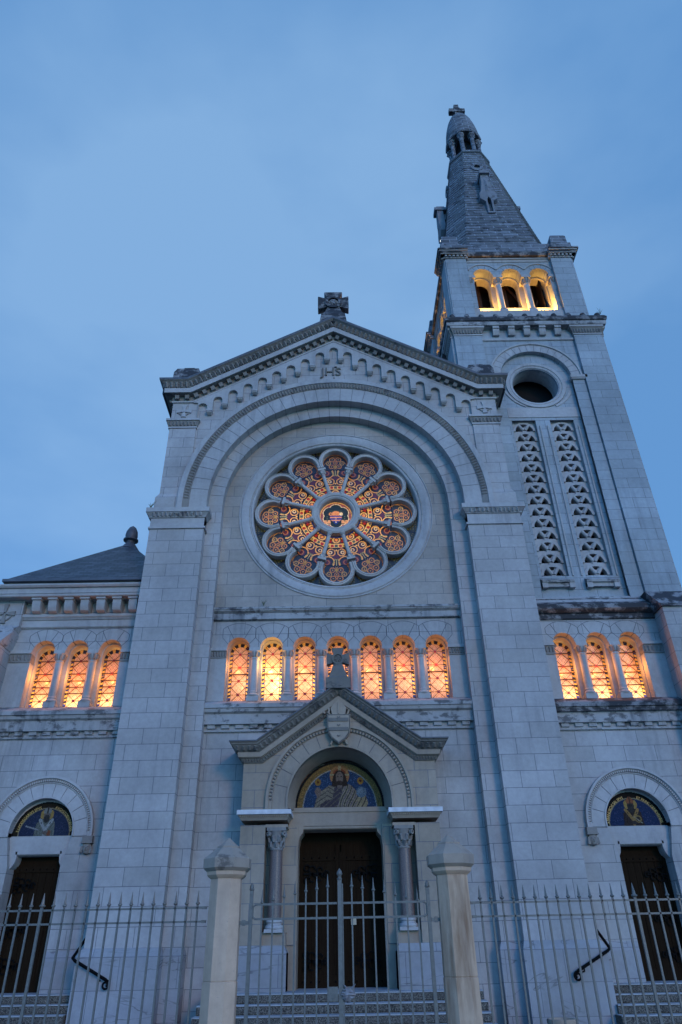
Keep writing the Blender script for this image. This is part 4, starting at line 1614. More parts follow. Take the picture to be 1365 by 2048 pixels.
# left aisle top: modillion cornice, roof, finial, corner buttress
mb = MB()
mb.box(-9.05, -5.35, .95, 1.2, 9.7, 10.1)
hmould(mb, -9.9, -5.38, [(.50, 10.06), (.48, 10.08), (.48, 10.14), (.46, 10.15), (.46, 10.30), (.40, 10.31), (.36, 10.36), (.36, 10.40)], 1.3)
mb.box(-9.5, -5.38, .52, 1.3, 10.40, 10.56)
for i in range(8):
    x = -8.47 + i * .452
    pr = [(.95, 9.66), (.74, 9.66), (.66, 9.70), (.60, 9.80), (.58, 9.98), (.54, 10.0), (.54, 10.065), (.95, 10.065)]
    mb.loft([[(x - .115, y, z) for y, z in pr], [(x + .115, y, z) for y, z in pr]])
    mb.box(x - .135, x + .135, .53, .95, 10.0, 10.05)
mb.build('aisle_cornice', [M_trim], church)
mb = MB()
mb.box(-9.5, -5.38, .38, .55, 10.50, 10.58)
pk = (-7.05, 3.2, 13.3)
mb.add([(-9.42, .42, 10.58), (-4.7, .42, 10.58), (-4.7, 6.0, 10.58), (-9.42, 6.0, 10.58), pk], [(0, 1, 4), (1, 2, 4), (2, 3, 4), (3, 0, 4), (3, 2, 1, 0)], 1)
rf = mb.build('aisle_roof', [M_slate_lead, M_slate], church)
mb = MB()
mb.lathe(pk[0] + .03, pk[1], [(.34, 13.0), (.20, 13.22), (.13, 13.3), (.14, 13.36), (.25, 13.40), (.25, 13.44), (.18, 13.47), (.21, 13.58), (.19, 13.75), (.12, 13.9), (.03, 13.98)], 14)
mb.build('finial', [M_slate_lead], rf)
mb = MB()
mb.box(-10.2, -8.88, .75, 1.6, 9.3, 10.07)
mb.loft([[(-10.3, y, z), (x, y, z), (x, 1.6, z), (-10.3, 1.6, z)] for x, y, z in ((-9.0, .2, 8.58), (-8.98, .2, 8.66), (-8.90, .55, 9.05), (-8.92, .56, 9.12), (-8.86, .74, 9.3))], 1)
mb.box(-10.3, -9.02, .25, 1.6, 0, 8.58)
cx, cz = -9.35, 9.66
for k in range(4):
    d = ((0, 1), (1, 0), (0, -1), (-1, 0))[k]
    t = (d[1], -d[0])
    mb.plate([(cx + d[0] * a + t[0] * b, cz + d[1] * a + t[1] * b) for a, b in ((.03, .025), (.29, .07), (.29, -.07), (.03, -.025))], (), .70, .76, 2)
mb.arc(cx, cz, [(.19, .71), (.22, .71), (.22, .76), (.19, .76)], 180, 360, 16, 2)
mb.box(-10.35, -8.95, .15, 1.6, 0, 1.6, 3)
mb.build('corner_buttress', [M_ash2, M_half, M_carv, M_plinth], church)
mb = MB()
mb.box(8.98, 10.4, .35, 1.6, 0, 9.45)
mb.loft([[(x, y, z), (10.5, y, z), (10.5, 1.6, z), (x, 1.6, z)] for x, y, z in ((8.93, .28, 9.40), (8.93, .28, 9.46), (8.80, .75, 10.05))], 1)
mb.box(8.93, 10.45, .25, 1.6, 0, 1.6, 3)
mb.build('corner_buttress', [M_ash2, M_dark, M_carv, M_plinth], church)

# ------------------------------------------------------------------ bell tower (square, 5.5 m)
TX, TY, TH = 7.25, 3.85, 2.75
FR = Matrix.Translation((TX, TY, 0))
SIDES = {'front': FR, 'left': FR @ Matrix.Rotation(radians(-90), 4, 'Z'), 'right': FR @ Matrix.Rotation(radians(90), 4, 'Z'), 'back': FR @ Matrix.Rotation(pi, 4, 'Z')}
# local frame: x along the face, y = -2.75 on the face, growing inwards
F = -TH

def tower_face(mb, full):
    y = F
    z0 = 9.6
    opening = [(-1.27, 10.1), (1.27, 10.1)] + circ(0, 18.72, 1.27, 40, 0, 180, True)
    if full:
        mb.plate([(-2.7, z0), (2.7, z0), (2.7, 21.2), (-2.7, 21.2)], [opening], y + .02, y + .19, 0)
        slots = [[(-1.13, 10.84), (-.31, 10.84), (-.31, 16.86), (-1.13, 16.86)], [(.19, 10.84), (1.01, 10.84), (1.01, 16.86), (.19, 16.86)]]
        mb.plate([(-1.5, z0), (1.5, z0), (1.5, 20.2), (-1.5, 20.2)], slots + [circ(-.04, 18.46, .81, 40)], y + .16, y + .75, 0)
        mb.vouss(0, 18.72, 1.27, 1.58, y - .02, y + .1, 17, 1, 2)
        mb.arc(0, 18.72, [(1.58, y - .02), (1.60, y - .06), (1.66, y - .06), (1.67, y + .05), (1.58, y + .05)], 0, 180, 40, 1)
        for sg in (-1, 1):
            a, b = (1.27, 1.70)
            mb.box(min(sg * a, sg * b), max(sg * a, sg * b), y - .02, y + .1, 9.95, 18.56)
            mb.box(min(sg * 1.22, sg * 1.78), max(sg * 1.22, sg * 1.78), y - .08, y + .1, 18.56, 18.62, 1)
            mb.box(min(sg * 1.20, sg * 1.80), max(sg * 1.20, sg * 1.80), y - .10, y + .1, 18.62, 18.74, 1)
        # oculus rings
        mb.arc(-.04, 18.46, [(.80, y + .30), (.84, y + .13), (.90, y + .11), (.93, y + .13), (.95, y + .10), (1.06, y + .10), (1.08, y + .2), (.80, y + .8)], 0, 360, 48, 1, ring=True)
        # lunette scoops beneath the oculus and panel above the slots
        mb.box(-1.27, 1.27, y + .135, y + .2, 16.98, 17.42, 1)
        mb.arc(0, 18.6, [(1.18, y + .13), (1.27, y + .13), (1.27, y + .2), (1.18, y + .2)], 200, 245, 12, 1)
        mb.arc(0, 18.6, [(1.18, y + .13), (1.27, y + .13), (1.27, y + .2), (1.18, y + .2)], 295, 340, 12, 1)
        # thin shafts beside the slots, sills
        for x in (-.19, .07, 1.13):
            mb.lathe(x, y + .15, [(.03, 10.84), (.03, 16.6)], 8, 1)
        for xa, xb in ((-1.2, -.24), (.12, 1.08)):
            mb.loft([[(xa, yy, z), (xb, yy, z), (xb, y + .5, z), (xa, y + .5, z)] for yy, z in ((y - .02, 10.56), (y - .04, 10.62), (y + .36, 10.88))], 3)
            for xq in (xa + .08, xb - .08):
                mb.box(xq - .08, xq + .08, y + .0, y + .2, 10.40, 10.565, 1)
            mb.box(xa, xb, y + .04, y + .2, 10.44, 10.56, 3)
        mb.loft([[(-2.7, yy, z), (2.7, yy, z), (2.7, y + .2, z), (-2.7, y + .2, z)] for yy, z in ((y - .32, 9.66), (y + .0, 10.08))], 4)
    else:
        mb.plate([(-2.7, z0), (2.7, z0), (2.7, 21.2), (-2.7, 21.2)], [opening], y + .02, y + .19, 0)
        mb.plate([(-1.5, z0), (1.5, z0), (1.5, 20.2), (-1.5, 20.2)], [circ(-.04, 18.46, .81, 40)], y + .16, y + .75, 0)
        mb.vouss(0, 18.72, 1.27, 1.58, y - .02, y + .1, 17, 1, 2)
        mb.arc(0, 18.72, [(1.58, y - .02), (1.60, y - .06), (1.66, y - .06), (1.67, y + .05), (1.58, y + .05)], 0, 180, 40, 1)
        mb.arc(-.04, 18.46, [(.80, y + .30), (.84, y + .13), (.90, y + .11), (.93, y + .13), (.95, y + .10), (1.06, y + .10), (1.08, y + .2), (.80, y + .8)], 0, 360, 48, 1, ring=True)
    # corner pilasters
    for sg in (-1, 1):
        mb.box(min(sg * 1.72, sg * 2.75), max(sg * 1.72, sg * 2.75), y - .1, y + .2, z0, 20.75, 0)


mb = MB(SIDES['front'])
tower_face(mb, True)
for k in ('left', 'right', 'back'):
    mb.M = SIDES[k]
    tower_face(mb, False)
tower = mb.build('bell_tower', [M_tow, M_trim, M_joint, M_half, M_half], church)
# added dark core so no light leaks through
mb = MB()
mb.box(TX - 1.75, TX + 1.75, TY - 1.75, TY + 1.75, 9.8, 21.3)
mb.build('light_stop_box', [M_black], tower)

# pierced stone louvre panels
def unit(mb, cx, z, y):
    w, h = .41, .428
    holes = []
    for a0, a1 in ((3, 46), (72, 108), (134, 177)):
        ro, ri = .31, .09
        holes.append(circ(cx, z + .055, ro, 8, a0, a1, True) + circ(cx, z + .055, ri if a0 != 72 else .20, 4, a1 - (6 if a0 != 72 else 10), a0 + (6 if a0 != 72 else 10), True))
    mb.plate([(cx - w, z), (cx + w, z), (cx + w, z + h), (cx - w, z + h)], holes, y + .04, y + .2)
    mb.arc(cx, z + .055, [(.30, y - .01), (.385, y - .01), (.385, y + .06), (.30, y + .06)], 0, 180, 16)
    for a in (58, 122):
        ca, sa = cos(radians(a)), sin(radians(a))
        mb.tube([(cx + ca * .06, y + .03, z + .055 + sa * .06), (cx + ca * .32, y + .03, z + .055 + sa * .32)], [.05, .062], 10)
    mb.box(cx - .07, cx + .07, y + .0, y + .1, z, z + .07)
for cx in (-.72, .60):
    mb = MB(SIDES['front'])
    for i in range(14):
        unit(mb, cx, 10.86 + i * .4275, F + .27)
    mb.box(cx - .41, cx + .41, F + .27, F + .45, 16.845, 16.87)
    mb.build('pierced_louvre', [M_trim], tower)

# lower tower cornice: capitals, modillions, balcony slab with scalloped cresting
mb = MB()
for k in ('front', 'left', 'right', 'back'):
    mb.M = SIDES[k]
    y = F
    hmould(mb, -2.7, 2.7, [(y + .0, 20.56), (y - .03, 20.58), (y - .03, 20.66), (y + .02, 20.68)], y + .1, 0)
    for sg in (-1, 1):
        a, b = min(sg * 1.70, sg * 2.77), max(sg * 1.70, sg * 2.77)
        mb.box(a, b, y - .13, y + .1, 20.75, 20.80)
        mb.loft([[(a - o, y - .1 - o, z), (b + o, y - .1 - o, z), (b + o, y + .1, z), (a - o, y + .1, z)] for o, z in ((.0, 20.80), (.02, 20.92), (.06, 21.02), (.10, 21.08))], 1)
        mb.box(a - .1, b + .1, y - .21, y + .1, 21.08, 21.17)
        for i in range(10):
            mb.pyr((a + (i + .5) * (b - a) / 10, y - .135, 20.93), (.04, 0, 0), (0, -.02, .09), (0, -1, -.2), .04, 1)
    for i in range(5):
        x = -1.16 + i * .58
        pr = [(y, 20.80), (y - .08, 20.80), (y - .14, 20.88), (y - .16, 21.05), (y - .2, 21.06), (y - .2, 21.17), (y, 21.17)]
        mb.loft([[(x - .12, yy, z) for yy, z in pr], [(x + .12, yy, z) for yy, z in pr]])
mb.M = FR
def sq(o, z): return [(-o, -o, z), (o, -o, z), (o, o, z), (-o, o, z)]
mb.loft([sq(2.78, 21.17), sq(2.98, 21.17), sq(3.0, 21.22), sq(3.0, 21.34)], 2)
mb.loft([sq(2.98, 21.34), sq(3.04, 21.38), sq(3.06, 21.50), sq(3.0, 21.62), sq(2.9, 21.70), sq(2.5, 21.72)], 3)
for k in ('front', 'left', 'right', 'back'):
    mb.M = SIDES[k]
    for i in range(11):
        x = -2.75 + i * .55
        mb.lathe(x, -2.95, [(.02, 21.44), (.10, 21.52), (.12, 21.62), (.09, 21.72), (.02, 21.78)], 10, 3)
mb.build('tower_cornice', [M_trim, M_carv, M_half, M_dark], tower)

# belfry stage
M_dkw = simple('dark_louvre_boards', (.02, .011, .007), .8, spec=.05)  # very dark, so the belfry's inside shade sits in the board colour
mb = MB()
BX = [-1.13, .02, 1.17]
for k in ('front', 'left', 'right', 'back'):
    mb.M = SIDES[k]
    y = F + .25
    lo, hi = -1.53, 1.57
    tp = []
    for x in reversed(BX):
        tp += circ(x, 24.60, .39, 16, 0, 180, True)
    scal = [(lo, 22.45), (hi, 22.45), (hi, 24.60)] + tp + [(lo, 24.60)]
    mb.plate([(-2.4, 21.7), (2.4, 21.7), (2.4, 25.6), (-2.4, 25.6)], [scal], y, y + .42, 0)
    mb.plate([(-2.3, 21.7), (2.3, 21.7), (2.3, 25.6), (-2.3, 25.6)], [arch_loop(x, .35, 23.12, 24.55) for x in BX], y + .42, y + .8, 1)
    mb.box(-2.35, 2.35, y - .05, y + .3, 21.7, 22.44, 1)
    # hood mould
    for x in BX:
        al = math.degrees(math.acos(.575 / .66))
        mb.arc(x, 24.60, [(.61, y - .01), (.62, y - .035), (.66, y - .035), (.67, y + .03), (.61, y + .03)], al, 180 - al, 20, 1)
        for a in (50, 75, 105, 130):
            ca, sa = cos(radians(a)), sin(radians(a))
            t = .008
            mb.hexa([(x + ca * .39 - t, y - .003, 24.60 + sa * .39), (x + ca * .39 + t, y - .003, 24.60 + sa * .39), (x + ca * .39 + t, y + .01, 24.60 + sa * .39), (x + ca * .39 - t, y + .01, 24.60 + sa * .39)],
                    [(x + ca * .61 - t, y - .003, 24.60 + sa * .61), (x + ca * .61 + t, y - .003, 24.60 + sa * .61), (x + ca * .61 + t, y + .01, 24.60 + sa * .61), (x + ca * .61 - t, y + .01, 24.60 + sa * .61)], 2)
    for sg in (-1, 1):
        mb.box(min(sg * 1.75, sg * 2.6), max(sg * 1.75, sg * 2.6), y - .15, y + .3, 21.7, 25.46, 0)
    mb.plate([(-2.0, 21.7), (2.0, 21.7), (2.0, 25.7), (-2.0, 25.7)], (), y + 1.15, y + 1.2, 3)
mb.M = FR
mb.loft([sq(2.4, 25.55), sq(2.4, 25.75)], 1)
mb.box(-2.3, 2.3, -2.3, 2.3, 22.2, 22.4, 1)
belfry = mb.build('belfry', [M_tow, M_trim, M_joint, M_dkw], tower)
# bell frame timbers seen through the arches
mb = MB(FR)
for x in (-1.1, 0, 1.1):
    mb.box(x - .06, x + .06, -1.46, -1.36, 22.4, 25.4)
for (xa, za), (xb, zb) in (((-1.2, 22.6), (-.1, 25.2)), ((.1, 25.2), (1.3, 22.6)), ((.7, 22.6), (1.6, 25.0))):
    mb.tube([(xa, -1.42, za), (xb, -1.42, zb)], .06, 6)
mb.box(-1.6, 1.6, -1.46, -1.36, 23.0, 23.1)
M_beam = simple('bell_frame_timber', (.06, .026, .014), .7)
mb.build('bell_frame', [M_beam], tower)
# belfry columns with carved capitals
def bcol(mb, half=0):
    mb.box(-.17, .17, -.15, .2, 0, .14)
    mb.lathe(0, 0, [(.165, .14), (.175, .18), (.15, .22), (.13, .25), (.125, 1.62), (.145, 1.63), (.145, 1.67), (.125, 1.68), (.135, 1.75), (.17, 1.95)], 18)
    for i in range(8):
        a = 2 * pi * i / 8 + pi / 8
        mb.pyr((.145 * cos(a), .145 * sin(a), 1.80), (-.05 * sin(a), .05 * cos(a), 0), (.03 * cos(a), .03 * sin(a), .1), (cos(a), sin(a), 0), .05, 1)
    mb.box(-.19, .19, -.19, .36, 1.95, 2.06)
    mb.box(-.165, .165, -.16, .36, 2.06, 2.15)
c0 = MB()
bcol(c0)
bc = c0.build('belfry_column', [M_trim, M_carv], tower)
bc.location = (TX + (BX[0] + BX[1]) / 2, TY + F + .38, 22.45)
first = True
for k in ('front', 'left'):
    for x in ((BX[0] + BX[1]) / 2, (BX[1] + BX[2]) / 2, -1.66, 1.70):
        if first:
            first = False
            continue
        q = dup(bc)
        P_ = SIDES[k] @ Vector((x, F + .38, 22.45))
        q.location = P_
        q.rotation_euler = (0, 0, 0 if k == 'front' else radians(-90))
for k in ('front', 'left'):
    for x in BX:
        P_ = SIDES[k] @ Vector((x, F + .56, 22.75))
        lamp(P_.x, P_.y, P_.z, 190, (1, .47, .08), .05, 'belfry_lamp')

# top cornice with dentils, breaking forward over the corner pilasters
mb = MB()
for k in ('front', 'left', 'right', 'back'):
    mb.M = SIDES[k]
    y = F + .25
    hmould(mb, -1.75, 1.75, [(y - .0, 25.36), (y - .03, 25.38), (y - .03, 25.50), (y - .07, 25.52), (y - .08, 25.56), (y - .06, 25.60)], y + .3, 0)
    hmould(mb, -1.75, 1.75, [(y - .08, 25.60), (y - .16, 25.62), (y - .2, 25.72), (y - .2, 25.82), (y + .1, 25.88)], y + .4, 2)
    for sg in (-1, 1):
        a, b = min(sg * 1.72, sg * 2.62), max(sg * 1.72, sg * 2.62)
        yy = y - .15
        inn = -.05
        def ext(o): return (a - (o if sg < 0 else .05), b + (o if sg > 0 else .05))
        for o, za, zb, mt in ((.04, 25.46, 25.50, 0), (.03, 25.50, 25.60, 0), (.16, 25.60, 25.64, 0), (.18, 25.64, 25.72, 2), (.22, 25.72, 25.78, 0), (.26, 25.78, 25.86, 2)):
            e = ext(o)
            mb.box(e[0], e[1], yy - o, y + .4, za, zb, mt)
        for i in range(6):
            xx = a + .05 + i * (b - a - .1) / 5
            mb.box(xx - .045, xx + .045, yy - .11, yy, 25.51, 25.595)
# parapet base of the spire and corner blocks
mb.M = FR
mb.loft([sq(2.62, 25.84), sq(2.60, 26.12), sq(2.56, 26.2), sq(2.52, 26.55), sq(2.42, 26.62), sq(1.5, 26.9)], 3)
for sx in (-1, 1):
    for sy in (-1, 1):
        x, y = sx * 2.3, sy * 2.3
        def bq(o, z): return [(x - o, y - o, z), (x + o, y - o, z), (x + o, y + o, z), (x - o, y + o, z)]
        mb.loft([bq(.42, 25.86), bq(.42, 26.35), bq(.34, 26.38), bq(.33, 26.9), bq(.28, 27.02), bq(.1, 27.05)], 3)
mb.build('top_cornice', [M_trim, M_carv, M_dark, M_spire], tower)

# ---- spire
def octo(a, t, z):
    return [(-t, -a, z), (t, -a, z), (a, -t, z), (a, t, z), (t, a, z), (-t, a, z), (-a, t, z), (-a, -t, z)]
mb = MB(FR)
Z0, Z1 = 26.75, 36.1
NC = 40
secs = []
for i in range(NC):
    f0 = i / NC
    f1 = (i + 1) / NC
    def at(f):
        z = Z0 + (Z1 - Z0) * f
        a = 2.34 + (.97 - 2.34) * f
        t = 1.50 + (.40 - 1.50) * f
        return a, t, z
    a, t, z = at(f0)
    a2, t2, z2 = at(f1)
    lap = .035
    mb.loft([octo(a + lap * .2, t + .01, z), octo(a + lap, t + .02, z + .02), octo(a2 + lap * .2, t2 + .01, z2)], 0, cap=False)
mb.loft([octo(.98, .41, 36.08), octo(1.06, .44, 36.12), octo(1.06, .44, 36.24), octo(1.0, .41, 36.3), octo(.95, .39, 36.42), octo(.3, .1, 36.45)], 0)
spire = mb.build('spire', [M_spire], church)
# gabled dormers and small round eyes on the four sides
for k in ('front', 'left', 'right', 'back'):
    mb = MB(SIDES[k])
    def dd(z): return -(2.34 + (.97 - 2.34) * (z - Z0) / (Z1 - Z0))
    y = dd(29.6) - .10
    fr = [(-.40, 30.6), (-.40, 30.95), (-.30, 31.15), (-.20, 31.8), (-.18, 32.45), (.18, 32.45), (.20, 31.8), (.30, 31.15), (.40, 30.95), (.40, 30.6), (.17, 30.35), (.16, 29.5), (-.16, 29.5), (-.17, 30.35)]
    mb.plate(fr, [[(-.085, 29.6), (.085, 29.6), (.085, 30.55), (.0, 30.72), (-.085, 30.55)]], y, y + .30, 0)
    mb.loft([[(-.17, yy, z0_), (0, yy, 32.4), (.17, yy, z0_)] for yy, z0_ in ((y + .28, 31.7), (y + 1.2, 31.9))])
    mb.loft([[(-.36, yy, 30.62), (0, yy, z1_), (.36, yy, 30.62)] for yy, z1_ in ((y + .28, 31.3), (y + .75, 31.2))])
    mb.box(-.24, .24, y - .12, y + .55, 32.42, 32.62, 0)
    mb.loft([[(-a, y - b, z), (a, y - b, z), (a, y + .4, z), (-a, y + .4, z)] for a, b, z in ((.16, 0, 32.62), (.13, .0, 32.84), (.05, -.1, 32.90))])
    mb.pyr((0, y, 31.6), (.10, 0, 0), (0, 0, .5), (0, -1, 0), .07)
    mb.box(-.08, .08, y + .2, y + .3, 29.6, 30.7, 1)
    mb.build('spire_dormer', [M_dorm, M_black], spire)
    mb = MB(SIDES[k])
    ye = dd(34.3)
    mb.arc(.0, 34.25, [(.16, ye - .12), (.30, ye - .12), (.30, ye + .3), (.16, ye + .3)], 0, 360, 18, 0, ring=True)
    mb.arc(.0, 34.25, [(.0, ye + .02), (.17, ye + .02), (.17, ye + .06), (.0, ye + .06)], 0, 360, 14, 1, ring=True)
    mb.build('spire_eye', [M_spire, M_black], spire)
# lantern: eight columns, beehive cap and cross
mb = MB(FR)
mb.lathe(0, 0, [(.40, 36.4), (.40, 39.0)], 8, 1)
lant = mb.build('lantern', [M_spire, M_black], spire)
mb = MB(FR)
mb.lathe(.75, 0, [(.15, 36.42), (.15, 36.52), (.115, 36.58), (.11, 37.9), (.13, 37.92), (.12, 37.96), (.16, 38.15), (.20, 38.22), (.20, 38.32)], 12)
for i in range(6):
    a = 2 * pi * i / 6
    mb.pyr((.75 + .13 * cos(a), .13 * sin(a), 38.05), (-.05 * sin(a), .05 * cos(a), 0), (.02 * cos(a), .02 * sin(a), .09), (cos(a), sin(a), 0), .06)
lc = mb.build('lantern_column', [M_spire], spire)
lc.data.transform(Matrix.Translation((-TX, -TY, 0)))
for k in range(8):
    q = lc if k == 0 else dup(lc)
    q.location = (TX, TY, 0)
    q.rotation_euler = (0, 0, radians(45 * k + 22.5))
mb = MB(FR)
mb.lathe(0, 0, [(.5, 38.28), (.93, 38.30), (.95, 38.42), (.90, 38.52), (.88, 38.75), (.90, 38.9), (.87, 39.3), (.80, 39.8), (.68, 40.4), (.50, 40.95), (.34, 41.25), (.26, 41.4), (.05, 41.42)], 24)
for i in range(8):
    a = radians(45 * i)
    c, s_ = cos(a), sin(a)
    mb.M = FR @ Matrix.Rotation(a - pi / 2 + pi, 4, 'Z')
    mb.arc(0, 38.25, [(.20, -.93), (.29, -.95), (.30, -.85), (.20, -.85)], 0, 180, 10)
    mb.M = FR
mb.build('lantern_cap', [M_spire], spire)
mb = MB(FR)
mb.lathe(0, 0, [(.24, 41.38), (.16, 41.5), (.13, 41.6)], 10)
mb.box(-.13, .13, -.12, .12, 41.55, 42.55)
mb.box(-.45, .45, -.13, .13, 41.80, 42.12)
mb.box(-.17, .17, -.16, .16, 41.77, 42.15)
mb.build('spire_cross', [M_dark], spire)

# ------------------------------------------------------------------ small lamps on the tower
def bulb(x, y, z, label):
    t = thing('security_lamp', label, 'lamp', (x, y, z))
    b = MB()
    b.lathe(0, 0, [(.05, -.22), (.07, -.2), (.07, -.06), (.05, -.02)], 10)
    b.build('lamp_base', [M_iron], t)
    b = MB()
    b.lathe(0, 0, [(.04, -.03), (.10, .02), (.12, .09), (.10, .16), (.04, .2)], 12)
    b.build('lamp_globe', [M_bulb], t)
    return t
bulb(4.75, 1.5, 26.95, 'small glowing globe lamp on the tower ledge below the spire')
bulb(4.12, 4.1, 21.98, 'small glowing globe lamp on the tower balcony beside the belfry')

# ------------------------------------------------------------------ steps
def steps(name, x0, x1, yfront, ztop, n, label, wid=0.0, back=1.6, tread=.32, rise=.155):
    t = thing(name, label, 'steps', ((x0 + x1) / 2, yfront, 0))
    cx = (x0 + x1) / 2
    for i in range(n):
        a, b = x0 - cx - wid * i, x1 - cx + wid * i
        z1 = ztop - i * rise
        y0 = -i * tread
        mb = MB()
        mb.box(a, b, y0, y0 + (back - yfront if i == 0 else tread + .1), z1 - rise + .0, z1 - .012, 0)
        mb.box(a, b, y0 - .02, y0 + (back - yfront if i == 0 else tread + .05), z1 - .02, z1, 1)
        mb.box(a - .0, b + .0, y0 - .024, y0 + .0, z1 - rise + .02, z1 - .03, 0)
        mb.build('step', [M_agg, M_tread], t)
    return t
steps('stone_steps', -2.75, 2.75, -.72, .86, 6, 'wide pebble-faced steps rising to the main church door', .02, 1.1)
steps('stone_steps', -8.95, -5.56, .42, .86, 6, 'pebble-faced steps to the left side door beside the pier plinth', .0, 1.6, .3)
steps('stone_steps', 5.62, 8.95, .42, .86, 6, 'pebble-faced steps to the right side door beside the pier plinth', .06, 1.6, .3)

# ------------------------------------------------------------------ handrails on the pier plinths
def handrail(sg, label):
    t = thing('handrail', label, 'handrail', (sg * 5.56, -.2, 1.0))
    o = Vector((sg * 5.56, -.2, 1.0))
    pts = [Vector(p) for p in ((sg * 5.56, .75, 1.98), (sg * 5.57, .30, 1.73), (sg * 5.58, -.12, 1.50), (sg * 5.50, -.2, 1.455), (sg * 5.2, -.21, 1.31), (sg * 4.80, -.21, 1.115))]
    mb = MB()
    mb.tube([tuple(p - o) for p in pts], .03, 8)
    cc = Vector((sg * 4.80, -.21, 1.03)) - o
    sp_ = []
    for i in range(26):
        a = radians(90 + 20 * i)
        r = .085 - .0022 * i
        sp_.append((cc.x - sg * cos(a) * r * -1, cc.y, cc.z + sin(a) * r))
    mb.tube(sp_, .02, 8)
    mb.build('rail', [M_iron], t)
    mb = MB()
    for p in (Vector((sg * 4.95, -.21, 1.18)), Vector((sg * 5.57, .55, 1.86))):
        q = p - o
        if p.y < 0:
            mb.tube([(q.x, q.y, q.z), (q.x, q.y + .02, q.z - .07), (q.x, q.y + .12, q.z - .08)], .016, 6)
        else:
            mb.tube([(q.x, q.y, q.z), (q.x, q.y, q.z - .07), (q.x - sg * .12, q.y, q.z - .08)], .016, 6)
    mb.build('bracket', [M_iron], t)
handrail(-1, 'black iron handrail with curled end on the left pier plinth')
handrail(1, 'black iron handrail with curled end on the right pier plinth')

# planter in front of the right pier
mb = MB()
mb.lathe(0, 0, [(.16, 0), (.18, .02), (.21, .3), (.225, .36), (.26, .365), (.27, .39), (.265, .44), (.235, .445), (.225, .40), (.05, .38)], 22)
pl = mb.build('flower_pot', [M_postcap], None)
pl.location = (4.0, -1.5, 0)
tag(pl, 'round grey stone flower pot at the foot of the right pier', 'flower pot')

# ------------------------------------------------------------------ gate posts
FY = -8.7
def post(cx, zt, label, stain):
    t = thing('gate_post', label, 'gate post', (cx, FY, 0))
    R = .178
    off = pi / 8
    mb = MB()
    mb.lathe(0, 0, [(R + .05, 0), (R + .05, .35), (R + .005, .42), (R + .003, 1.35), (R + .001, 1.353), (R - .006, 1.356), (R - .006, 1.362), (R, 1.365), (R - .006, 2.28)], 8, 0, off)
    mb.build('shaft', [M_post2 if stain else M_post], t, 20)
    mb = MB()
    mb.lathe(0, 0, [(R - .02, zt - .41), (R + .02, zt - .385), (R + .04, zt - .365), (R + .045, zt - .33)], 8, 0, off)
    mb.lathe(0, 0, [(R + .05, zt - .33), (R + .085, zt - .30), (R + .088, zt - .21), (R + .07, zt - .195), (.125, zt - .10), (.125, zt - .085), (.105, zt - .075), (0.01, zt)], 8, 1, off)
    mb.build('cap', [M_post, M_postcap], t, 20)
    return t
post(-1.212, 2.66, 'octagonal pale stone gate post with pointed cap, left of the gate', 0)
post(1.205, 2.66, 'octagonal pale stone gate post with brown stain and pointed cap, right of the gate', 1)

# ------------------------------------------------------------------ fences and gate
def spear_mesh(zt, z0=.35):
    """square bar with collar ball and long spear point; origin at its foot"""
    mb = MB()
    w = .009
    mb.box(-w, w, -w, w, 0, zt - .105 - z0)
    return mb


def head_mesh():
    mb = MB()
    mb.lathe(0, 0, [(.008, -.02), (.012, -.012), (.012, -.006), (.022, .002), (.022, .012), (.013, .02), (.0125, .03), (.002, .125)], 8)
    return mb


bar_o = spear_mesh(2.16).build('bar', [M_fence], None)
head_o = head_mesh().build('spearhead', [M_fence], bar_o)
head_o.location = (0, 0, 2.16 - .105 - .35 - .02)
used_bar = [False]


def put_bar(parent, x, thick=False):
    b = bar_o if not used_bar[0] else bar_o.copy()
    if used_bar[0]:
        COL.objects.link(b)
        h = head_o.copy()
        COL.objects.link(h)
        h.parent = b
    used_bar[0] = True
    b.parent = parent
    b.location = (x, 0, .35)
    if thick:
        b.scale = (1.5, 1.5, 1)
    return b


def fence(x_post, sg, label, x_first, n):
    t = thing('iron_fence', label, 'fence', (x_post, FY, 0))
    for z in (2.0, 1.875):
        mb = MB()
        xe = sg * 8.2
        mb.box(min(0, xe), max(0, xe), -.009, .009, z - .009, z + .009)
        mb.box(min(sg * .0, sg * .05), max(sg * .0, sg * .05), -.012, .012, z - .013, z + .013)
        mb.build('rail', [M_fence], t)
    for i in range(n):
        put_bar(t, (x_first - x_post) + sg * .117 * i, thick=(i in (14, 30)))
    mb = MB()
    mb.box(min(0, sg * 8.2), max(0, sg * 8.2), -.12, .12, 0, .35)
    mb.build('kerb', [M_postcap], t)
    return t
fence(-1.40, -1, 'grey spear-topped iron fence running left from the left gate post', -1.50, 40)
fence(1.38, 1, 'grey spear-topped iron fence running right from the right gate post', 1.485, 40)


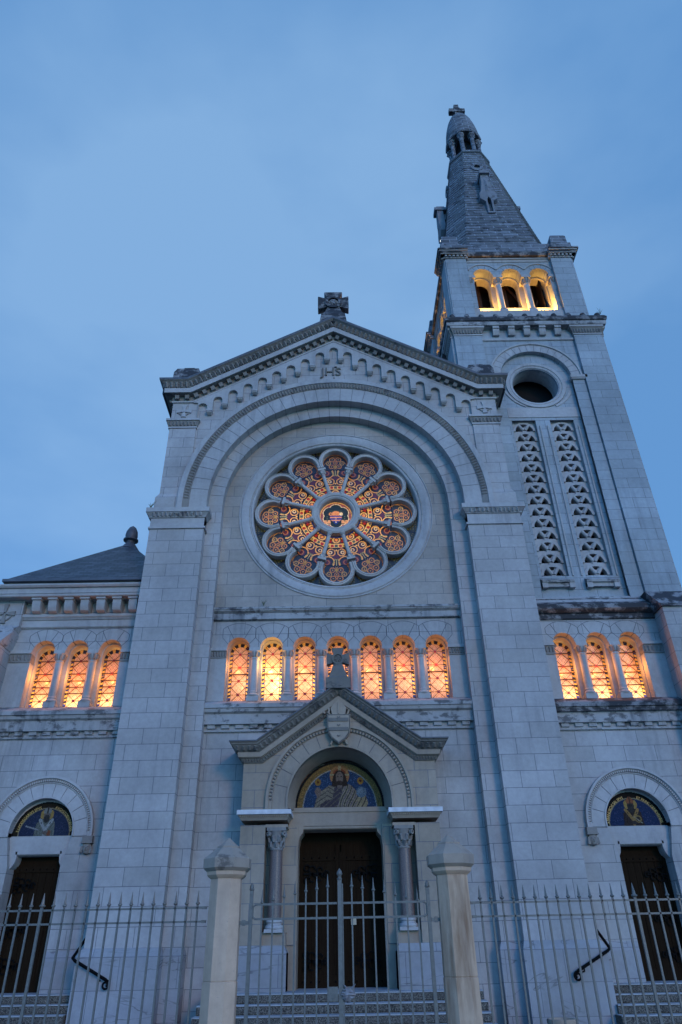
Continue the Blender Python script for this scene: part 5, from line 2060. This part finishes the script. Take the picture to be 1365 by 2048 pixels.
def leaf_gate(sg, label):
    t = thing('iron_gate', label, 'gate', (sg * .935, FY, 0))
    o = sg * .935
    mb = MB()
    mb.box(-.018, .018, -.018, .018, .12, 2.15)
    mb.lathe(0, 0, [(.015, 2.14), (.02, 2.15), (.026, 2.158), (.026, 2.17), (.021, 2.175), (.022, 2.19), (.016, 2.205), (.004, 2.22)], 10)
    mb.build('hinge_stile', [M_fence], t)
    mb = MB()
    for z in (2.02, 1.887):
        a, b = sg * .875 - o, sg * .03 - o
        mb.box(min(a, b), max(a, b), -.010, .010, z - .010, z + .010)
    # rounded end loop joining the two rails
    pts = [(sg * .875 - o + sg * .03 * 0, 0, 2.02)]
    lp = []
    for i in range(9):
        a = radians(90 - 22.5 * i)
    for i in range(7):
        a = radians(90 - 15 * i)
        lp.append((sg * (.875 + .04 * cos(a)) - o, 0, 1.98 + .04 * sin(a)))
    for i in range(7):
        a = radians(0 - 15 * i)
        lp.append((sg * (.875 + .04 * cos(a)) - o, 0, 1.927 + .04 * sin(a)))
    mb.tube(lp, .009, 6)
    mb.box(min(sg * .03 - o, sg * .92 - o), max(sg * .03 - o, sg * .92 - o), -.012, .012, .2, .24)
    mb.build('rail', [M_fence], t)
    mb = MB()
    if sg < 0:
        mb.box(-.022 - o, .022 - o, -.02, .02, .1, 2.235)
        mb.lathe(-o, 0, [(.02, 2.23), (.026, 2.24), (.026, 2.255), (.018, 2.26), (.02, 2.275), (.028, 2.285), (.03, 2.30), (.022, 2.32), (.004, 2.345)], 12)
    else:
        mb.box(.024 - o, .036 - o, -.012, .012, .1, 2.2)
    mb.build('meeting_stile', [M_fence], t)
    for i in range(7):
        x = sg * (.128 + i * .1155)
        zt = (2.295, 2.275, 2.255, 2.235, 2.21, 2.18, 2.155)[i]
        b = MB()
        b.box(-.008, .008, -.008, .008, .2, zt - .10)
        bo = b.build('bar', [M_fence], t)
        bo.location = (x - o, 0, 0)
        h = head_o.copy()
        COL.objects.link(h)
        h.parent = bo
        h.location = (0, 0, zt - .125)
        h.scale = (.85, .85, 1)
    mb = MB()
    mb.box(min(sg * .955 - o, sg * 1.05 - o), max(sg * .955 - o, sg * 1.05 - o), -.015, .015, 1.84, 1.872)
    mb.box(min(sg * .99 - o, sg * 1.02 - o), max(sg * .99 - o, sg * 1.02 - o), -.02, .02, 1.83, 1.882)
    mb.build('hinge', [M_fence], t)
    mb = MB()
    a, b = sg * .03 - o, sg * .13 - o
    mb.box(min(a, b), max(a, b), -.012, .012, 1.175, 1.295)
    mb.lathe(sg * .075 - o, -.016, [(.008, 1.19), (.008, 1.205)], 8)
    mb.build('lock_plate', [M_fence], t)
    return t
leaf_gate(-1, 'left leaf of the grey iron gate with spear points and lock plate')
leaf_gate(1, 'right leaf of the grey iron gate with a plastic bag tied on it')

# crumpled bag tied to the gate
M_bag = simple('crumpled_plastic', (.20, .19, .19), .35, 0, 25, .4, .8)
mb = MB()
N = 14
secs = []
for i in range(N + 1):
    f = i / N
    z = 1.285 - .115 * f
    rr = .012 + .05 * sin(pi * min(1, .12 + f * .86)) ** .8
    secs.append([(.075 + rr * (1 + .35 * random.uniform(-1, 1)) * cos(2 * pi * k / 12) * 1.05, FY - .03 + rr * .5 * (1 + .3 * random.uniform(-1, 1)) * sin(2 * pi * k / 12), z + random.uniform(-.006, .006)) for k in range(12)])
mb.loft(secs)
mb.pyr((.12, FY - .03, 1.285), (.02, 0, .01), (.015, 0, .025), (0, -1, 0), .02)
mb.pyr((.05, FY - .03, 1.285), (-.02, 0, .01), (-.015, 0, .025), (0, -1, 0), .02)
tag(mb.build('plastic_bag', [M_bag], None), 'small crumpled grey plastic bag tied to the gate lock', 'bag')

# paper notice on the church door
M_paper = simple('paper', (.42, .38, .27), .8, 0, 20, .08)
mb = MB()
mb.box(.215, .335, .925, .935, 2.02, 2.15)
mb.box(.22, .33, .922, .926, 2.135, 2.145)
tag(mb.build('notice', [M_paper], None), 'small cream paper notice pinned to the main wooden door', 'notice')

# weeds rooted on ledges
M_weed = simple('dry_weed', (.10, .11, .06), .8)
def weed(x, y, z, label, h=.18):
    mb = MB()
    for i in range(9):
        a = random.uniform(0, 2 * pi)
        l = random.uniform(.4, 1) * h
        mb.tube([(0, 0, 0), (cos(a) * l * .25, sin(a) * l * .2, l * .6), (cos(a) * l * .6, sin(a) * l * .4, l)], [.008, .006, .002], 4)
    o = mb.build('weed', [M_weed], None)
    o.location = (x, y, z)
    return tag(o, label, 'weed', 'weeds on the ledges')
weed(-5.45, -.1, 12.58, 'thin weed sprouting on the left pier cornice', .3)
weed(-2.05, .45, 9.66, 'small weed sprouting on the ledge below the rose window', .2)
weed(10.15, .9, 21.72, 'small weed sprouting on the right corner of the tower balcony', .3)

# ------------------------------------------------------------------ ground
def asphalt(name, col):
    t = NT(name)
    c = t.mul((*col, 1), t.rng(t.noise(40, 4), .3, .7, .7, 1.3))
    return t.fin(c, .9, t.noise(80, 3), .5, .01)
mb = MB()
mb.box(-400, 400, -8.9, 400, -.3, 0)
structure(mb.build('forecourt', [asphalt('forecourt_paving', (.16, .155, .145))], None))
mb = MB()
mb.box(-400, 400, -400, -8.9, -.4, -.12)
structure(mb.build('road', [asphalt('asphalt', (.05, .05, .052))], None))
mb = MB()
mb.box(-400, 400, -20.5, -8.9, -.3, -.004)
structure(mb.build('pavement', [asphalt('pavement_slabs', (.20, .195, .185))], None))
